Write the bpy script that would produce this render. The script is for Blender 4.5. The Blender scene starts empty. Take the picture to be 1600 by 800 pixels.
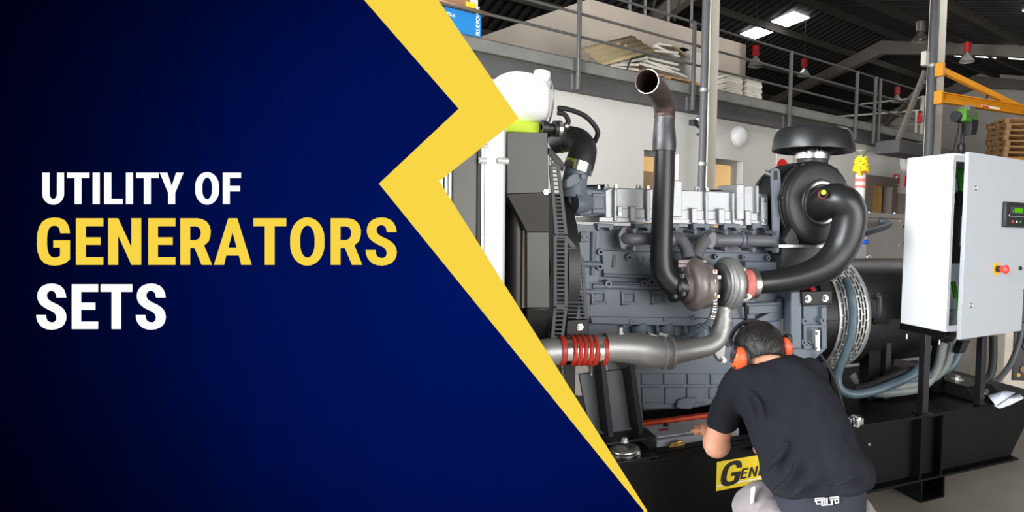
import bpy, bmesh, math, random
from mathutils import Vector, Matrix
from math import sin, cos, pi, radians

scene = bpy.context.scene
COL = scene.collection
random.seed(7)

# ------------------------------------------------------------------ camera
FPX, CX, CY = 954.15, 1050.0, 400.0            # focal length and optical axis, in pixels of the 1600x800 frame
PITCH, ROLL, CAM_H = 0.0501, 0.0233, 1.5
_fw = Vector((0, cos(PITCH), -sin(PITCH)))
_r0, _u0 = Vector((1, 0, 0)), Vector((0, sin(PITCH), cos(PITCH)))
_r = _r0 * cos(ROLL) + _u0 * sin(ROLL)
_u = _u0 * cos(ROLL) - _r0 * sin(ROLL)
CAM = Vector((0, 0, CAM_H))
cam_data = bpy.data.cameras.new('camera')
cam_data.sensor_width = 36.0
cam_data.lens = FPX * 36.0 / 1600.0
cam_data.shift_x = -(CX - 800.0) / 1600.0
cam_data.clip_end = 200
cam = bpy.data.objects.new('camera', cam_data)
COL.objects.link(cam)
cam.matrix_world = Matrix(((_r.x, _u.x, -_fw.x, 0), (_r.y, _u.y, -_fw.y, 0), (_r.z, _u.z, -_fw.z, CAM_H), (0, 0, 0, 1)))
scene.camera = cam

# ------------------------------------------------------------------ light and exposure
vs = scene.view_settings
vs.view_transform = 'Standard'; vs.look = 'None'; vs.gamma = 1.0; vs.use_curve_mapping = False
vs.exposure = 0.0
world = bpy.data.worlds.new('overcast_sky'); scene.world = world
world.use_nodes = True
bg = world.node_tree.nodes['Background']
bg.inputs['Color'].default_value = (0.86, 0.93, 1.0, 1); bg.inputs['Strength'].default_value = 1.0

YU, YW = 1.1205, 0.8845                        # headings of the generator set and of the hall
class Frame:
    def __init__(s, yaw, org):
        s.x = Vector((sin(yaw), cos(yaw), 0)); s.y = Vector((-cos(yaw), sin(yaw), 0)); s.org = Vector(org)
        s.rot = math.atan2(s.x.y, s.x.x)
    def w(s, p): return s.org + s.x * p[0] + s.y * p[1] + Vector((0, 0, p[2]))
    def l(s, q):
        d = q - s.org; return Vector((d.dot(s.x), d.dot(s.y), d.z))
FC = Frame(pi / 2, (0, 0, 0))                  # plain world axes
FW = Frame(YW, (0, 0, 0))                      # the hall: x along the mezzanine, y away from it
_t = Frame(YU, (0, 0, 0))
FG = Frame(YU, _t.x * 1.3070668 + _t.y * 2.3620171)   # the generator set: x along it, y across it
def ray(px, py): return _fw + _r * ((px - CX) / FPX) + _u * ((CY - py) / FPX)
def hit(px, py, n, org, d):
    k = ray(px, py); t = (d + org.dot(n) - CAM.dot(n)) / k.dot(n); return CAM + k * t, t
def P(px, py, v):  return FG.l(hit(px, py, FG.y, FG.org, v)[0])
def PU(px, py, u): return FG.l(hit(px, py, FG.x, FG.org, u)[0])
def PZ(px, py, z): return FG.l(hit(px, py, Vector((0, 0, 1)), Vector(), z)[0])
def S(px, py, v):  return hit(px, py, FG.y, FG.org, v)[1] / FPX
def WP(px, py, n): return FW.l(hit(px, py, FW.y, FW.org, n)[0])
def WS(px, py, n): return hit(px, py, FW.y, FW.org, n)[1] / FPX
def WW(px, py, w): return FW.l(hit(px, py, FW.x, FW.org, w)[0])
def Q(px, py, Y):  return hit(px, py, Vector((0, 1, 0)), Vector(), Y)[0]

def area(name, frame, p, d, sx, sy, power, color):
    L = bpy.data.lights.new(name, 'AREA'); L.shape = 'RECTANGLE'; L.size = sx; L.size_y = sy
    L.energy = power; L.color = color
    o = bpy.data.objects.new(name, L); COL.objects.link(o)
    o.location = frame.w(p)
    dd = frame.x * d[0] + frame.y * d[1] + Vector((0, 0, d[2]))
    o.rotation_euler = dd.to_track_quat('-Z', 'Z').to_euler()
    return o
# daylight entering through the two open gates of the hall (the walls around them are built below)
area('daylight_side_gate', FW, (-4.45, 2.6, 2.2), (1, 0, 0), 7.0, 4.2, 3200, (0.93, 0.97, 1.0))
area('daylight_front_gate', FW, (2.6, -3.95, 1.7), (0, 1, 0), 9.0, 3.2, 700, (1.0, 0.98, 0.95))

# ------------------------------------------------------------------ materials
def lin(c):
    c = c / 255.0
    return c / 12.92 if c <= 0.04045 else ((c + 0.055) / 1.055) ** 2.4
def rgb(c): return (lin(c[0]), lin(c[1]), lin(c[2]), 1)
MATS = {}
def mat(name, c, rough=0.5, metal=0.0, var=0.08, scale=8.0, bump=0.0, bscale=120.0, spec=0.5, c2=None, coat=0.0, trans=0.0, alpha=1.0, stretch=None):
    m = bpy.data.materials.new(name); m.use_nodes = True
    nt = m.node_tree; b = nt.nodes['Principled BSDF']; N = nt.nodes.new; Lk = nt.links.new
    b.inputs['Roughness'].default_value = rough; b.inputs['Metallic'].default_value = metal
    b.inputs['Specular IOR Level'].default_value = spec
    b.inputs['Coat Weight'].default_value = coat
    b.inputs['Transmission Weight'].default_value = trans
    b.inputs['Alpha'].default_value = alpha
    base = rgb(c)
    tc = N('ShaderNodeTexCoord'); mp = N('ShaderNodeMapping'); Lk(tc.outputs['Object'], mp.inputs['Vector'])
    if stretch: mp.inputs['Scale'].default_value = stretch
    n = N('ShaderNodeTexNoise'); n.inputs['Scale'].default_value = scale; n.inputs['Detail'].default_value = 6
    Lk(mp.outputs['Vector'], n.inputs['Vector'])
    r = N('ShaderNodeValToRGB')
    if c2 is None:
        lo = [x * (1 - var) for x in base[:3]] + [1]; hi = [min(1, x * (1 + var)) for x in base[:3]] + [1]
    else: lo, hi = base, rgb(c2)
    r.color_ramp.elements[0].position = 0.3; r.color_ramp.elements[1].position = 0.7
    r.color_ramp.elements[0].color = lo; r.color_ramp.elements[1].color = hi
    Lk(n.outputs['Fac'], r.inputs['Fac']); Lk(r.outputs['Color'], b.inputs['Base Color'])
    if bump > 0:
        n2 = N('ShaderNodeTexNoise'); n2.inputs['Scale'].default_value = bscale; n2.inputs['Detail'].default_value = 4
        Lk(mp.outputs['Vector'], n2.inputs['Vector'])
        bp = N('ShaderNodeBump'); bp.inputs['Strength'].default_value = bump; bp.inputs['Distance'].default_value = 0.004
        Lk(n2.outputs['Fac'], bp.inputs['Height']); Lk(bp.outputs['Normal'], b.inputs['Normal'])
    MATS[name] = m
    return m
def emit(name, c, s):
    m = bpy.data.materials.new(name); m.use_nodes = True; nt = m.node_tree
    b = nt.nodes['Principled BSDF']; b.inputs['Base Color'].default_value = (0, 0, 0, 1)
    b.inputs['Roughness'].default_value = 1.0; b.inputs['Specular IOR Level'].default_value = 0.0
    b.inputs['Emission Color'].default_value = rgb(c); b.inputs['Emission Strength'].default_value = s
    MATS[name] = m; return m

mat('engine_paint', (102, 111, 122), 0.42, 0, 0.06, 6, 0.12, 60, spec=0.4)
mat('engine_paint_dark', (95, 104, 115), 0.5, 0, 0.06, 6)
mat('cast_aluminium', (166, 169, 172), 0.45, 0.5, 0.06, 14, 0.25, 160)
mat('pipe_aluminium', (166, 166, 165), 0.46, 0.6, 0.08, 10, 0.2, 150)
mat('polished_steel', (225, 225, 225), 0.16, 1.0, 0.04, 8)
mat('zinc', (205, 205, 200), 0.3, 0.95, 0.06, 40)
mat('galvanised', (128, 126, 120), 0.5, 0.45, 0.12, 9)
mat('bright_zinc_sheet', (236, 238, 240), 0.35, 0.35, 0.03, 9)
mat('black_paint', (18, 18, 20), 0.42, 0, 0.15, 10, 0.05, 90, spec=0.35)
mat('black_satin', (30, 30, 32), 0.36, 0, 0.08, 6, 0.03, 200)
mat('rail_paint', (8, 8, 9), 0.5, 0, 0.2, 4, 0.06, 60, spec=0.15)
mat('black_rubber', (30, 30, 32), 0.6, 0, 0.1, 20, 0.1, 200)
mat('black_plastic', (32, 33, 35), 0.45, 0, 0.08, 20)
mat('shroud_steel', (74, 73, 71), 0.42, 0.15, 0.08, 5, 0.05, 90)
mat('guard_steel', (52, 54, 57), 0.45, 0.1, 0.08, 8)
mat('rusty_steel', (92, 72, 66), 0.5, 0.45, 0.2, 22, 0.2, 120, c2=(64, 56, 54))
mat('raw_steel', (104, 102, 100), 0.42, 0.35, 0.25, 16, 0.15, 100, c2=(80, 82, 86))
mat('cast_iron', (128, 118, 116), 0.42, 0.35, 0.15, 14, 0.3, 150)
mat('manifold_iron', (108, 114, 124), 0.45, 0.1, 0.12, 9, 0.25, 150, c2=(104, 102, 104))
mat('red_silicone', (186, 52, 36), 0.4, 0, 0.08, 20)
mat('pink_cover', (226, 138, 130), 0.7, 0, 0.15, 60, c2=(206, 112, 106))
mat('white_plastic', (250, 250, 250), 0.3, 0, 0.01, 5)
mat('hivis_yellow', (196, 220, 20), 0.5, 0, 0.1, 20)
mat('cabinet_door_shaded', (162, 167, 172), 0.42, 0, 0.015, 30, 0.06, 400)  # same paint as the shell, the door's shade put into the colour
mat('cabinet_shell_lit', (244, 246, 248), 0.5, 0, 0.01, 30, 0.05, 400)  # same paint as the door, side daylight put into the paler colour
mat('red_button', (232, 66, 58), 0.35, 0, 0.03, 10)
mat('yellow_plate', (232, 178, 30), 0.5, 0, 0.03, 10)
mat('green_cable', (58, 150, 32), 0.45, 0, 0.05, 10)
mat('grey_hose', (70, 88, 98), 0.45, 0, 0.08, 40, 0.1, 200)
mat('pale_hose', (112, 118, 116), 0.5, 0, 0.08, 40)
mat('dark_grey_hose', (72, 76, 80), 0.5, 0, 0.08, 40)
mat('primer_red', (176, 38, 30), 0.5, 0, 0.1, 10)
mat('brass', (196, 160, 90), 0.35, 0.8, 0.1, 20)
mat('sticker_yellow', (236, 206, 32), 0.45, 0, 0.02, 10)
mat('ink_black', (14, 14, 14), 0.5, 0, 0.0, 10)
mat('ink_white', (232, 232, 232), 0.5, 0, 0.0, 10)
mat('battery_grey', (158, 164, 174), 0.5, 0, 0.06, 20)
mat('battery_print', (206, 210, 216), 0.5, 0, 0.04, 20)
mat('orange_strip', (222, 74, 36), 0.4, 0, 0.05, 10)
mat('paper', (218, 224, 244), 0.7, 0, 0.04, 20)
mat('stone_beige', (196, 186, 172), 0.7, 0, 0.1, 8, 0.1, 50)
mat('canopy_grey', (112, 106, 102), 0.5, 0.2, 0.05, 6)
mat('wall_white', (178, 174, 168), 0.85, 0, 0.03, 1.2, 0.05, 40)
mat('wall_beige', (186, 172, 158), 0.85, 0, 0.05, 1.0, 0.05, 40)
mat('wall_far', (196, 188, 180), 0.9, 0, 0.04, 0.7)
mat('wainscot', (122, 112, 106), 0.8, 0, 0.05, 2)
mat('door_frame', (98, 88, 80), 0.6, 0, 0.06, 6)
mat('door_wood', (196, 152, 88), 0.5, 0, 0.1, 6, stretch=(1, 1, 0.15))
mat('aluminium_frame', (150, 150, 146), 0.4, 0.5, 0.04, 9)
mat('column_beige', (186, 180, 168), 0.6, 0, 0.05, 3)
mat('grey_pipe', (74, 75, 76), 0.5, 0.0, 0.06, 5, spec=0.3)
mat('rail_steel', (84, 83, 80), 0.45, 0.3, 0.08, 12)
mat('beam_grey', (118, 118, 112), 0.5, 0.35, 0.14, 6)
mat('fascia_dark', (72, 70, 70), 0.7, 0, 0.1, 4)
mat('roof_sheet', (46, 43, 40), 0.7, 0.1, 0.12, 1.5)
mat('purlin', (70, 66, 60), 0.7, 0.1, 0.1, 4)
mat('rafter', (112, 104, 95), 0.7, 0, 0.05, 3)
mat('crane_yellow', (206, 134, 20), 0.5, 0, 0.08, 5)
mat('hoist_green', (74, 128, 38), 0.5, 0, 0.08, 8)
mat('pallet_wood', (176, 132, 88), 0.8, 0, 0.2, 7, stretch=(1, 1, 3))
mat('cardboard', (150, 112, 84), 0.85, 0, 0.06, 9)
mat('carton_blue', (20, 110, 172), 0.5, 0, 0.04, 6)
mat('carton_white', (200, 196, 186), 0.7, 0, 0.05, 9)
mat('sheet_tan', (156, 138, 104), 0.75, 0, 0.15, 9, stretch=(1, 6, 1))
mat('sheet_white', (206, 200, 188), 0.75, 0, 0.08, 9)
mat('plastic_wrap', (190, 186, 180), 0.3, 0, 0.06, 9)
mat('profile_white', (220, 214, 200), 0.6, 0, 0.05, 9)
mat('lamp_red', (170, 24, 22), 0.45, 0, 0.08, 9)
mat('lamp_metal', (170, 162, 150), 0.3, 0.8, 0.08, 9)
mat('lamp_glass', (190, 186, 178), 0.15, 0.35, 0.2, 30)
mat('opal_glass', (206, 204, 204), 0.4, 0, 0.02, 9)
mat('sign_red', (196, 28, 30), 0.5, 0, 0.03, 9)
mat('skin', (204, 142, 114), 0.5, 0, 0.07, 9, 0.05, 220)
mat('hair', (24, 19, 17), 0.45, 0, 0.3, 60, 0.7, 90, stretch=(3, 3, 0.5))
mat('tshirt', (27, 29, 34), 0.95, 0, 0.08, 5, 0.25, 500, spec=0.15)
mat('shorts', (132, 124, 126), 0.9, 0, 0.08, 30, 0.4, 300)
mat('underwear', (26, 30, 40), 0.9, 0, 0.06, 20, 0.2, 400)
mat('earmuff_orange', (238, 88, 44), 0.4, 0, 0.03, 9)
mat('boot_brown', (70, 52, 40), 0.7, 0, 0.1, 9)
mat('cooler_grey', (112, 112, 110), 0.5, 0.2, 0.06, 6)
mat('band_silver', (196, 196, 192), 0.4, 0.6, 0.05, 12)
mat('bag_film', (170, 176, 172), 0.2, 0, 0.3, 40, 0.6, 60, alpha=0.75)
mat('sign_red_pale', (206, 110, 100), 0.7, 0, 0.1, 9)
mat('plug_blue', (30, 90, 200), 0.5)
mat('scuffed_steel', (62, 62, 66), 0.4, 0.4, 0.2, 34, 0.3, 60, c2=(96, 96, 98), stretch=(1, 1, .35))
mat('bracket_steel', (98, 103, 108), 0.45, 0.1, 0.08, 8)
emit('skylight', (255, 255, 255), 6.0)
emit('lit_room', (242, 190, 118), 0.95)
emit('lcd_green', (92, 190, 20), 1.0)
mat('window_glass', (235, 225, 205), 0.05, 0, 0, 5, alpha=0.12)

# ------------------------------------------------------------------ mesh collector
def catmull(pts, k=6):
    """smooth path through points of any dimension"""
    pts = [tuple(p) for p in pts]; out = []; n = len(pts)
    for i in range(n - 1):
        p0, p1, p2, p3 = pts[max(i - 1, 0)], pts[i], pts[i + 1], pts[min(i + 2, n - 1)]
        for j in range(k):
            t = j / k
            out.append(tuple(0.5 * (2 * b + (c - a) * t + (2 * a - 5 * b + 4 * c - d) * t * t + (3 * b - a - 3 * c + d) * t ** 3) for a, b, c, d in zip(p0, p1, p2, p3)))
    out.append(pts[-1]); return out
class MB:
    def __init__(s): s.v = []; s.f = []
    def add(s, vs, fs):
        o = len(s.v); s.v += [Vector(q) for q in vs]; s.f += [tuple(i + o for i in f) for f in fs]; return s
    def box(s, a, b):
        x0, y0, z0 = (min(p, q) for p, q in zip(a, b)); x1, y1, z1 = (max(p, q) for p, q in zip(a, b))
        return s.add([(x0, y0, z0), (x1, y0, z0), (x1, y1, z0), (x0, y1, z0), (x0, y0, z1), (x1, y0, z1), (x1, y1, z1), (x0, y1, z1)],
                     [(3, 2, 1, 0), (4, 5, 6, 7), (0, 1, 5, 4), (1, 2, 6, 5), (2, 3, 7, 6), (3, 0, 4, 7)])
    def bar(s, a, b, w, h, up=(0, 0, 1)):
        a, b = Vector(a), Vector(b); d = (b - a).normalized(); up = Vector(up)
        x = d.cross(up)
        if x.length < 1e-4: x = d.cross(Vector((1, 0, 0)))
        x.normalize(); y = x.cross(d).normalized(); x *= w / 2; y *= h / 2
        return s.add([a - x - y, a + x - y, a + x + y, a - x + y, b - x - y, b + x - y, b + x + y, b - x + y],
                     [(0, 1, 2, 3), (7, 6, 5, 4), (4, 5, 1, 0), (5, 6, 2, 1), (6, 7, 3, 2), (7, 4, 0, 3)])
    def prism(s, pts, d):
        n = len(pts); d = Vector(d); a = [Vector(p) for p in pts]
        return s.add(a + [p + d for p in a], [tuple(range(n)), tuple(range(2 * n - 1, n - 1, -1))] + [((i + 1) % n, i, n + i, n + (i + 1) % n) for i in range(n)])
    def taper(s, pts, pts2):
        n = len(pts)
        return s.add(list(pts) + list(pts2), [tuple(range(n)), tuple(range(2 * n - 1, n - 1, -1))] + [((i + 1) % n, i, n + i, n + (i + 1) % n) for i in range(n)])
    def tube(s, pts, rad, n=12, caps=True, closed=False, flat=1.0):
        pts = [Vector(p[:3]) for p in pts]; m = len(pts)
        if not hasattr(rad, '__len__'): rad = [rad] * m
        rings = []; x = None
        for i in range(m):
            if closed: d = pts[(i + 1) % m] - pts[i - 1]
            else: d = pts[min(i + 1, m - 1)] - pts[max(i - 1, 0)]
            if d.length < 1e-9: d = Vector((0, 0, 1))
            d.normalize()
            if x is None:
                x = d.cross(Vector((0, 0, 1)))
                if x.length < 1e-3: x = d.cross(Vector((1, 0, 0)))
            x = (x - d * x.dot(d)); x.normalize(); y = d.cross(x)
            rings.append([pts[i] + (x * cos(2 * pi * k / n) + y * flat * sin(2 * pi * k / n)) * rad[i] for k in range(n)])
        vs = [q for r in rings for q in r]; fs = []
        for i in range(m if closed else m - 1):
            j = (i + 1) % m
            for k in range(n):
                l = (k + 1) % n; fs.append((i * n + k, i * n + l, j * n + l, j * n + k))
        if caps and not closed: fs += [tuple(range(n - 1, -1, -1)), tuple(range((m - 1) * n, m * n))]
        return s.add(vs, fs)
    def lathe(s, prof, org, axis, n=28, a0=0.0, a1=2 * pi, close=False):
        """prof: (radius, height along axis)"""
        org, ax = Vector(org), Vector(axis).normalized()
        x = ax.cross(Vector((0, 0, 1)))
        if x.length < 1e-3: x = Vector((1, 0, 0))
        x.normalize(); y = ax.cross(x)
        full = abs(a1 - a0 - 2 * pi) < 1e-6; m = n if full else n + 1; vs = []
        for r, h in prof:
            for k in range(m):
                t = a0 + (a1 - a0) * k / n; vs.append(org + ax * h + (x * cos(t) + y * sin(t)) * max(r, 1e-5))
        fs = []; L = len(prof)
        for i in range(L if close else L - 1):
            j = (i + 1) % L
            for k in range(n):
                l = (k + 1) % m; fs.append((i * m + k, i * m + l, j * m + l, j * m + k))
        return s.add(vs, fs)
    def cyl(s, a, b, r, n=16, r2=None):
        return s.tube([a, b], [r, r if r2 is None else r2], n)
    def ball(s, c, r, n=16, m=10):
        rx, ry, rz = r if hasattr(r, '__len__') else (r, r, r); c = Vector(c); vs = []; fs = []
        for i in range(m + 1):
            t = pi * i / m
            for k in range(n):
                a = 2 * pi * k / n; vs.append(c + Vector((rx * max(sin(t), 1e-4) * cos(a), ry * max(sin(t), 1e-4) * sin(a), rz * cos(t))))
        for i in range(m):
            for k in range(n):
                l = (k + 1) % n; fs.append((i * n + k, (i + 1) * n + k, (i + 1) * n + l, i * n + l))
        return s.add(vs, fs)
    def grid(s, rows):
        m = len(rows[0]); o = [q for r in rows for q in r]
        return s.add(o, [(i * m + k, i * m + k + 1, (i + 1) * m + k + 1, (i + 1) * m + k) for i in range(len(rows) - 1) for k in range(m - 1)])
    def build(s, name, m, parent=None, frame=None, off=None, bevel=0.0, seg=2, angle=38, solid=0.0, sub=0):
        if parent is not None:
            d = DATA[parent.name]; o_ = d[1]
        else:
            frame = frame or FC
            if off is None:
                n = max(1, len(s.v)); off = (sum(q.x for q in s.v) / n, sum(q.y for q in s.v) / n, min(q.z for q in s.v))
            o_ = Vector(off)
        me = bpy.data.meshes.new(name); me.from_pydata([q - o_ for q in s.v], [], s.f)
        bm = bmesh.new(); bm.from_mesh(me); bmesh.ops.remove_doubles(bm, verts=bm.verts, dist=1e-6)
        bmesh.ops.recalc_face_normals(bm, faces=bm.faces); bm.to_mesh(me); bm.free()
        for p in me.polygons: p.use_smooth = True
        me.set_sharp_from_angle(angle=radians(angle))
        me.materials.append(MATS[m])
        ob = bpy.data.objects.new(name, me); COL.objects.link(ob)
        if parent is not None: ob.parent = parent; DATA[ob.name] = (d[0], o_)
        else:
            ob.location = frame.w(o_); ob.rotation_euler = (0, 0, frame.rot); DATA[ob.name] = (frame, o_)
        if solid: md = ob.modifiers.new('thickness', 'SOLIDIFY'); md.thickness = solid; md.offset = 0
        if bevel > 0:
            md = ob.modifiers.new('bevel', 'BEVEL'); md.width = bevel; md.segments = seg; md.limit_method = 'ANGLE'; md.angle_limit = radians(40)
        if sub: md = ob.modifiers.new('subdiv', 'SUBSURF'); md.levels = sub; md.render_levels = sub
        return ob
DATA = {}
def tag(o, label=None, cat=None, group=None, kind=None):
    if label: o['label'] = label
    if cat: o['category'] = cat
    if group: o['group'] = group
    if kind: o['kind'] = kind
    return o
def thing(name, label, cat, frame, off, group=None):
    o = bpy.data.objects.new(name, None); COL.objects.link(o); o.empty_display_size = 0.1
    o.location = frame.w(off); o.rotation_euler = (0, 0, frame.rot); DATA[o.name] = (frame, Vector(off))
    return tag(o, label, cat, group)
def struct(o, label=None): return tag(o, label, kind='structure')
def like(src, name, parent, delta):
    """another piece sharing src's mesh, moved by delta inside its parent"""
    o = src.copy(); COL.objects.link(o); o.name = name; o.parent = parent; o.location = src.location + Vector(delta); return o
def textmesh(body, size, m, parent, origin, xdir, ydir, shear=0.0, name='lettering', depth=0.0004, align='LEFT', space=1.0):
    """flat lettering: x and y directions given in the parent's frame"""
    cu = bpy.data.curves.new(name, 'FONT'); cu.body = body; cu.size = size; cu.extrude = depth; cu.shear = shear; cu.align_x = align; cu.space_character = space
    tmp = bpy.data.objects.new('tmp', cu); COL.objects.link(tmp)
    me = bpy.data.meshes.new_from_object(tmp, depsgraph=bpy.context.evaluated_depsgraph_get()); bpy.data.objects.remove(tmp); bpy.data.curves.remove(cu)
    x, y = Vector(xdir).normalized(), Vector(ydir).normalized(); z = x.cross(y); o = Vector(origin) - DATA[parent.name][1]
    me.transform(Matrix(((x.x, y.x, z.x, o.x), (x.y, y.y, z.y, o.y), (x.z, y.z, z.z, o.z), (0, 0, 0, 1))))
    me.materials.clear(); me.materials.append(MATS[m])
    ob = bpy.data.objects.new(name, me); COL.objects.link(ob); ob.parent = parent; DATA[ob.name] = DATA[parent.name]; return ob
# ================================================================== THE HALL (frame FW: w along, n away, z up)
RIDGE_N, RIDGE_Z, SLOPE = 9.0, 6.52, 0.25
def roof_z(n): return RIDGE_Z - SLOPE * abs(n - RIDGE_N)
def RP(px, py, side, drop=0.0):
    """point of the roof slope behind (+1) or before (-1) the ridge seen at a pixel"""
    k = ray(px, py); kn = k.dot(FW.y); z0 = RIDGE_Z - drop + side * SLOPE * RIDGE_N
    t = (z0 - CAM_H) / (k.z + side * SLOPE * kn)
    return FW.l(CAM + k * t)
W0, W1, N0, N1 = -4.5, 19.8, -4.0, 19.0

floor_mat = mat('concrete', (146, 139, 130), 0.62, 0, 0.14, 1.3, 0.15, 25, c2=(124, 116, 107))
b = MB().box((-14, -16, -0.2), (26, 22, 0)); struct(b.build('floor', 'concrete', None, FW, (2, 2, 0)), 'worn grey concrete workshop floor')

# roof sheets: real corrugation running down each slope
b = MB()
for side in (-1, 1):
    ne = N0 if side < 0 else N1; rows = [[], []]; w = W0
    while w < W1:
        for dw, dz in ((0, 0), (0.06, 0.0), (0.09, 0.045), (0.17, 0.045), (0.2, 0)):
            for i, n in enumerate((RIDGE_N, ne)): rows[i].append((w + dw, n, roof_z(n) + dz))
        w += 0.2
    b.grid(rows)
roof = struct(b.build('ceiling', 'roof_sheet', None, FW, (0, 0, 0), angle=10), 'dark corrugated metal roof seen from below')
b = MB()
n = N0 + 0.87
k = 0
while n < N1:
    if abs(n - RIDGE_N) > 0.3:
        b = MB().box((W0, n - 0.035, roof_z(n) - 0.16), (W1, n + 0.035, roof_z(n) - 0.005)); b.build('purlin', 'purlin', roof)
    n += 1.45
for w in (-3.6, 2.2, 8.0, 14.23, 19.5):          # portal rafters
    for side in (-1, 1):
        ne = N0 if side < 0 else N1
        pts = [(w - 0.09, RIDGE_N, RIDGE_Z - 0.16), (w - 0.09, ne, roof_z(ne) - 0.16), (w - 0.09, ne, roof_z(ne) - 0.4), (w - 0.09, RIDGE_N + side * 2.2, roof_z(RIDGE_N + 2.2) - 0.4), (w - 0.09, RIDGE_N, RIDGE_Z - 0.5)]
        MB().prism(pts, (0.18, 0, 0)).build('rafter', 'rafter', roof)
# translucent roof lights
def rooflight(quad, side, drop=.03):
    pts = [RP(x, y, side, drop) for x, y in quad]
    MB().prism(pts, (0, 0, -0.02)).build('skylight_pane', 'skylight', roof)
rooflight([(1157, 52.5), (1188, 39.5), (1211, 48), (1180, 60)], 1)
rooflight([(1205, 33), (1240, 17.5), (1265, 27), (1230, 41)], 1)
for q in ([(1425, 77), (1447, 79), (1462, 89), (1440, 84)], [(1472, 79), (1486, 79), (1502, 88), (1484, 85)], [(1512, 80), (1538, 82), (1556, 90), (1526, 88)], [(1562, 82), (1600, 84), (1600, 92), (1578, 91)]):
    rooflight(q, -1, .12)
q0 = RP(1588, 7, -1)
for k in range(6):                                # near-slope roof lights continued out of view, added to brighten the far hall
    w = 4.6 + k * 2.3
    for n_ in (q0.y - .55,): MB().prism([(w, n_ - .9, roof_z(n_ - .9) - .03), (w + 1.0, n_ - .9, roof_z(n_ - .9) - .03), (w + 1.0, n_ + .55, roof_z(n_ + .55) - .03), (w, n_ + .55, roof_z(n_ + .55) - .03)], (0, 0, -.02)).build('skylight_pane', 'skylight', roof)

# outer walls: the gates stand open to the daylight on the side and front
def wallpoly(name, pts, d, m, lab, fr=FW): return struct(MB().prism(pts, d).build(name, m, None, fr), lab)
wallpoly('wall_far', [(W1, N0, 0), (W1, N0, roof_z(N0)), (W1, RIDGE_N, RIDGE_Z), (W1, N1, roof_z(N1)), (W1, N1, 0)], (0.15, 0, 0), 'wall_far', 'grey far gable wall of the hall')
wallpoly('wall_rear', [(W0, N1, 0), (W1, N1, 0), (W1, N1, roof_z(N1)), (W0, N1, roof_z(N1))], (0, 0.15, 0), 'wall_far', 'rear wall of the hall')
wallpoly('wall_left', [(W0, 6.2, 0), (W0, 6.2, 4.4), (W0, -1, 4.4), (W0, N0, 3.1), (W0, RIDGE_N, RIDGE_Z), (W0, N1, roof_z(N1)), (W0, N1, 0)], (-0.15, 0, 0), 'wall_far', 'gable wall around the open side gate')
wallpoly('wall_right', [(7.2, N0, 0), (W1, N0, 0), (W1, N0, roof_z(N0)), (7.2, N0, roof_z(N0))], (0, -0.15, 0), 'wall_far', 'front wall beside the open gate')

# wall under the mezzanine with two windows and a doorway
NW = 6.1
def wx(px, py=260): return WP(px, py, NW).x
WA = (wx(1006, 240), wx(1061, 240)); WB = (wx(1116, 250), wx(1161, 252)); DR = (wx(1357, 300), wx(1396, 310))
ZW = WP(1118, 247, NW).z; ZD = WP(1376, 290, NW).z; WE = wx(1470, 240)
b = MB()
for x0, x1, z0, z1 in ((W0, WA[0], 0, 3.1), (WA[0], WA[1], 0, 1.0), (WA[0], WA[1], ZW, 3.1), (WA[1], WB[0], 0, 3.1), (WB[0], WB[1], 0, 1.0), (WB[0], WB[1], ZW, 3.1), (WB[1], DR[0], 0, 3.1), (DR[0], DR[1], ZD, 3.1), (DR[1], WE, 0, 3.1)):
    b.box((x0, NW, z0), (x1, NW + 0.22, z1))
struct(b.build('wall_back', 'wall_white', None, FW, (0, NW, 0)), 'white workshop wall below the mezzanine')
zt = WP(1405, 302, NW).z
struct(MB().box((DR[1] + 0.05, NW - 0.012, 0), (WE, NW, zt)).build('trim_1', 'wainscot', None, FW), 'brown painted lower wall beside the doorway')
for i, (a, c) in enumerate((WA, WB)):
    t = thing('window_%d' % (i + 1), None, None, FW, ((a + c) / 2, NW, 1.0)); struct(t, 'office window with warm lit room behind it, ' + ('behind the exhaust pipe' if i == 0 else 'right of the beige column'))
    y0, y1 = NW + 0.12, NW + 0.17
    MB().box((a, y0, ZW - 0.06), (c, y1, ZW)).build('frame_head', 'aluminium_frame', t)
    MB().box((a, y0, 1.0), (c, y1, 1.06)).build('frame_sill', 'aluminium_frame', t)
    MB().box((a, y0, 1.06), (a + 0.05, y1, ZW - 0.06)).build('frame_jamb', 'aluminium_frame', t)
    MB().box((c - 0.07, y0, 1.06), (c, y1, ZW - 0.06)).build('frame_jamb', 'aluminium_frame', t)
    MB().box((a + 0.05, y0 + 0.02, 1.06), (c - 0.07, y0 + 0.026, ZW - 0.06)).build('pane', 'window_glass', t)
    MB().box((a - 0.3, NW + 0.7, 0.9), (c + 0.5, NW + 0.72, 2.9)).build('lit_room_wall', 'lit_room', t)
    if i == 0:
        MB().box((a, NW + 0.5, 1.0), (c + .2, NW + 0.56, WP(1015, 268, NW + .5).z)).build('cupboard', 'door_wood', t)
t = thing('door_1', None, None, FW, ((DR[0] + DR[1]) / 2, NW, 0)); struct(t, 'brown doorway with a pale wooden door standing open')
MB().box((DR[0] - 0.35, NW - 0.03, ZD), (DR[1] + 0.06, NW, ZD + 0.16)).build('door_head', 'door_frame', t)
MB().box((DR[0] - 0.35, NW - 0.03, 0), (DR[0] + 0.1, NW + 0.2, ZD)).build('door_jamb', 'door_frame', t)
MB().box((DR[1] - 0.1, NW - 0.03, 0), (DR[1] + 0.06, NW + 0.2, ZD)).build('door_jamb', 'door_frame', t)
MB().box((DR[0] + 0.1, NW + 0.1, 0), (DR[1] - 0.22, NW + 0.15, ZD)).build('door_leaf', 'door_wood', t)
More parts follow.
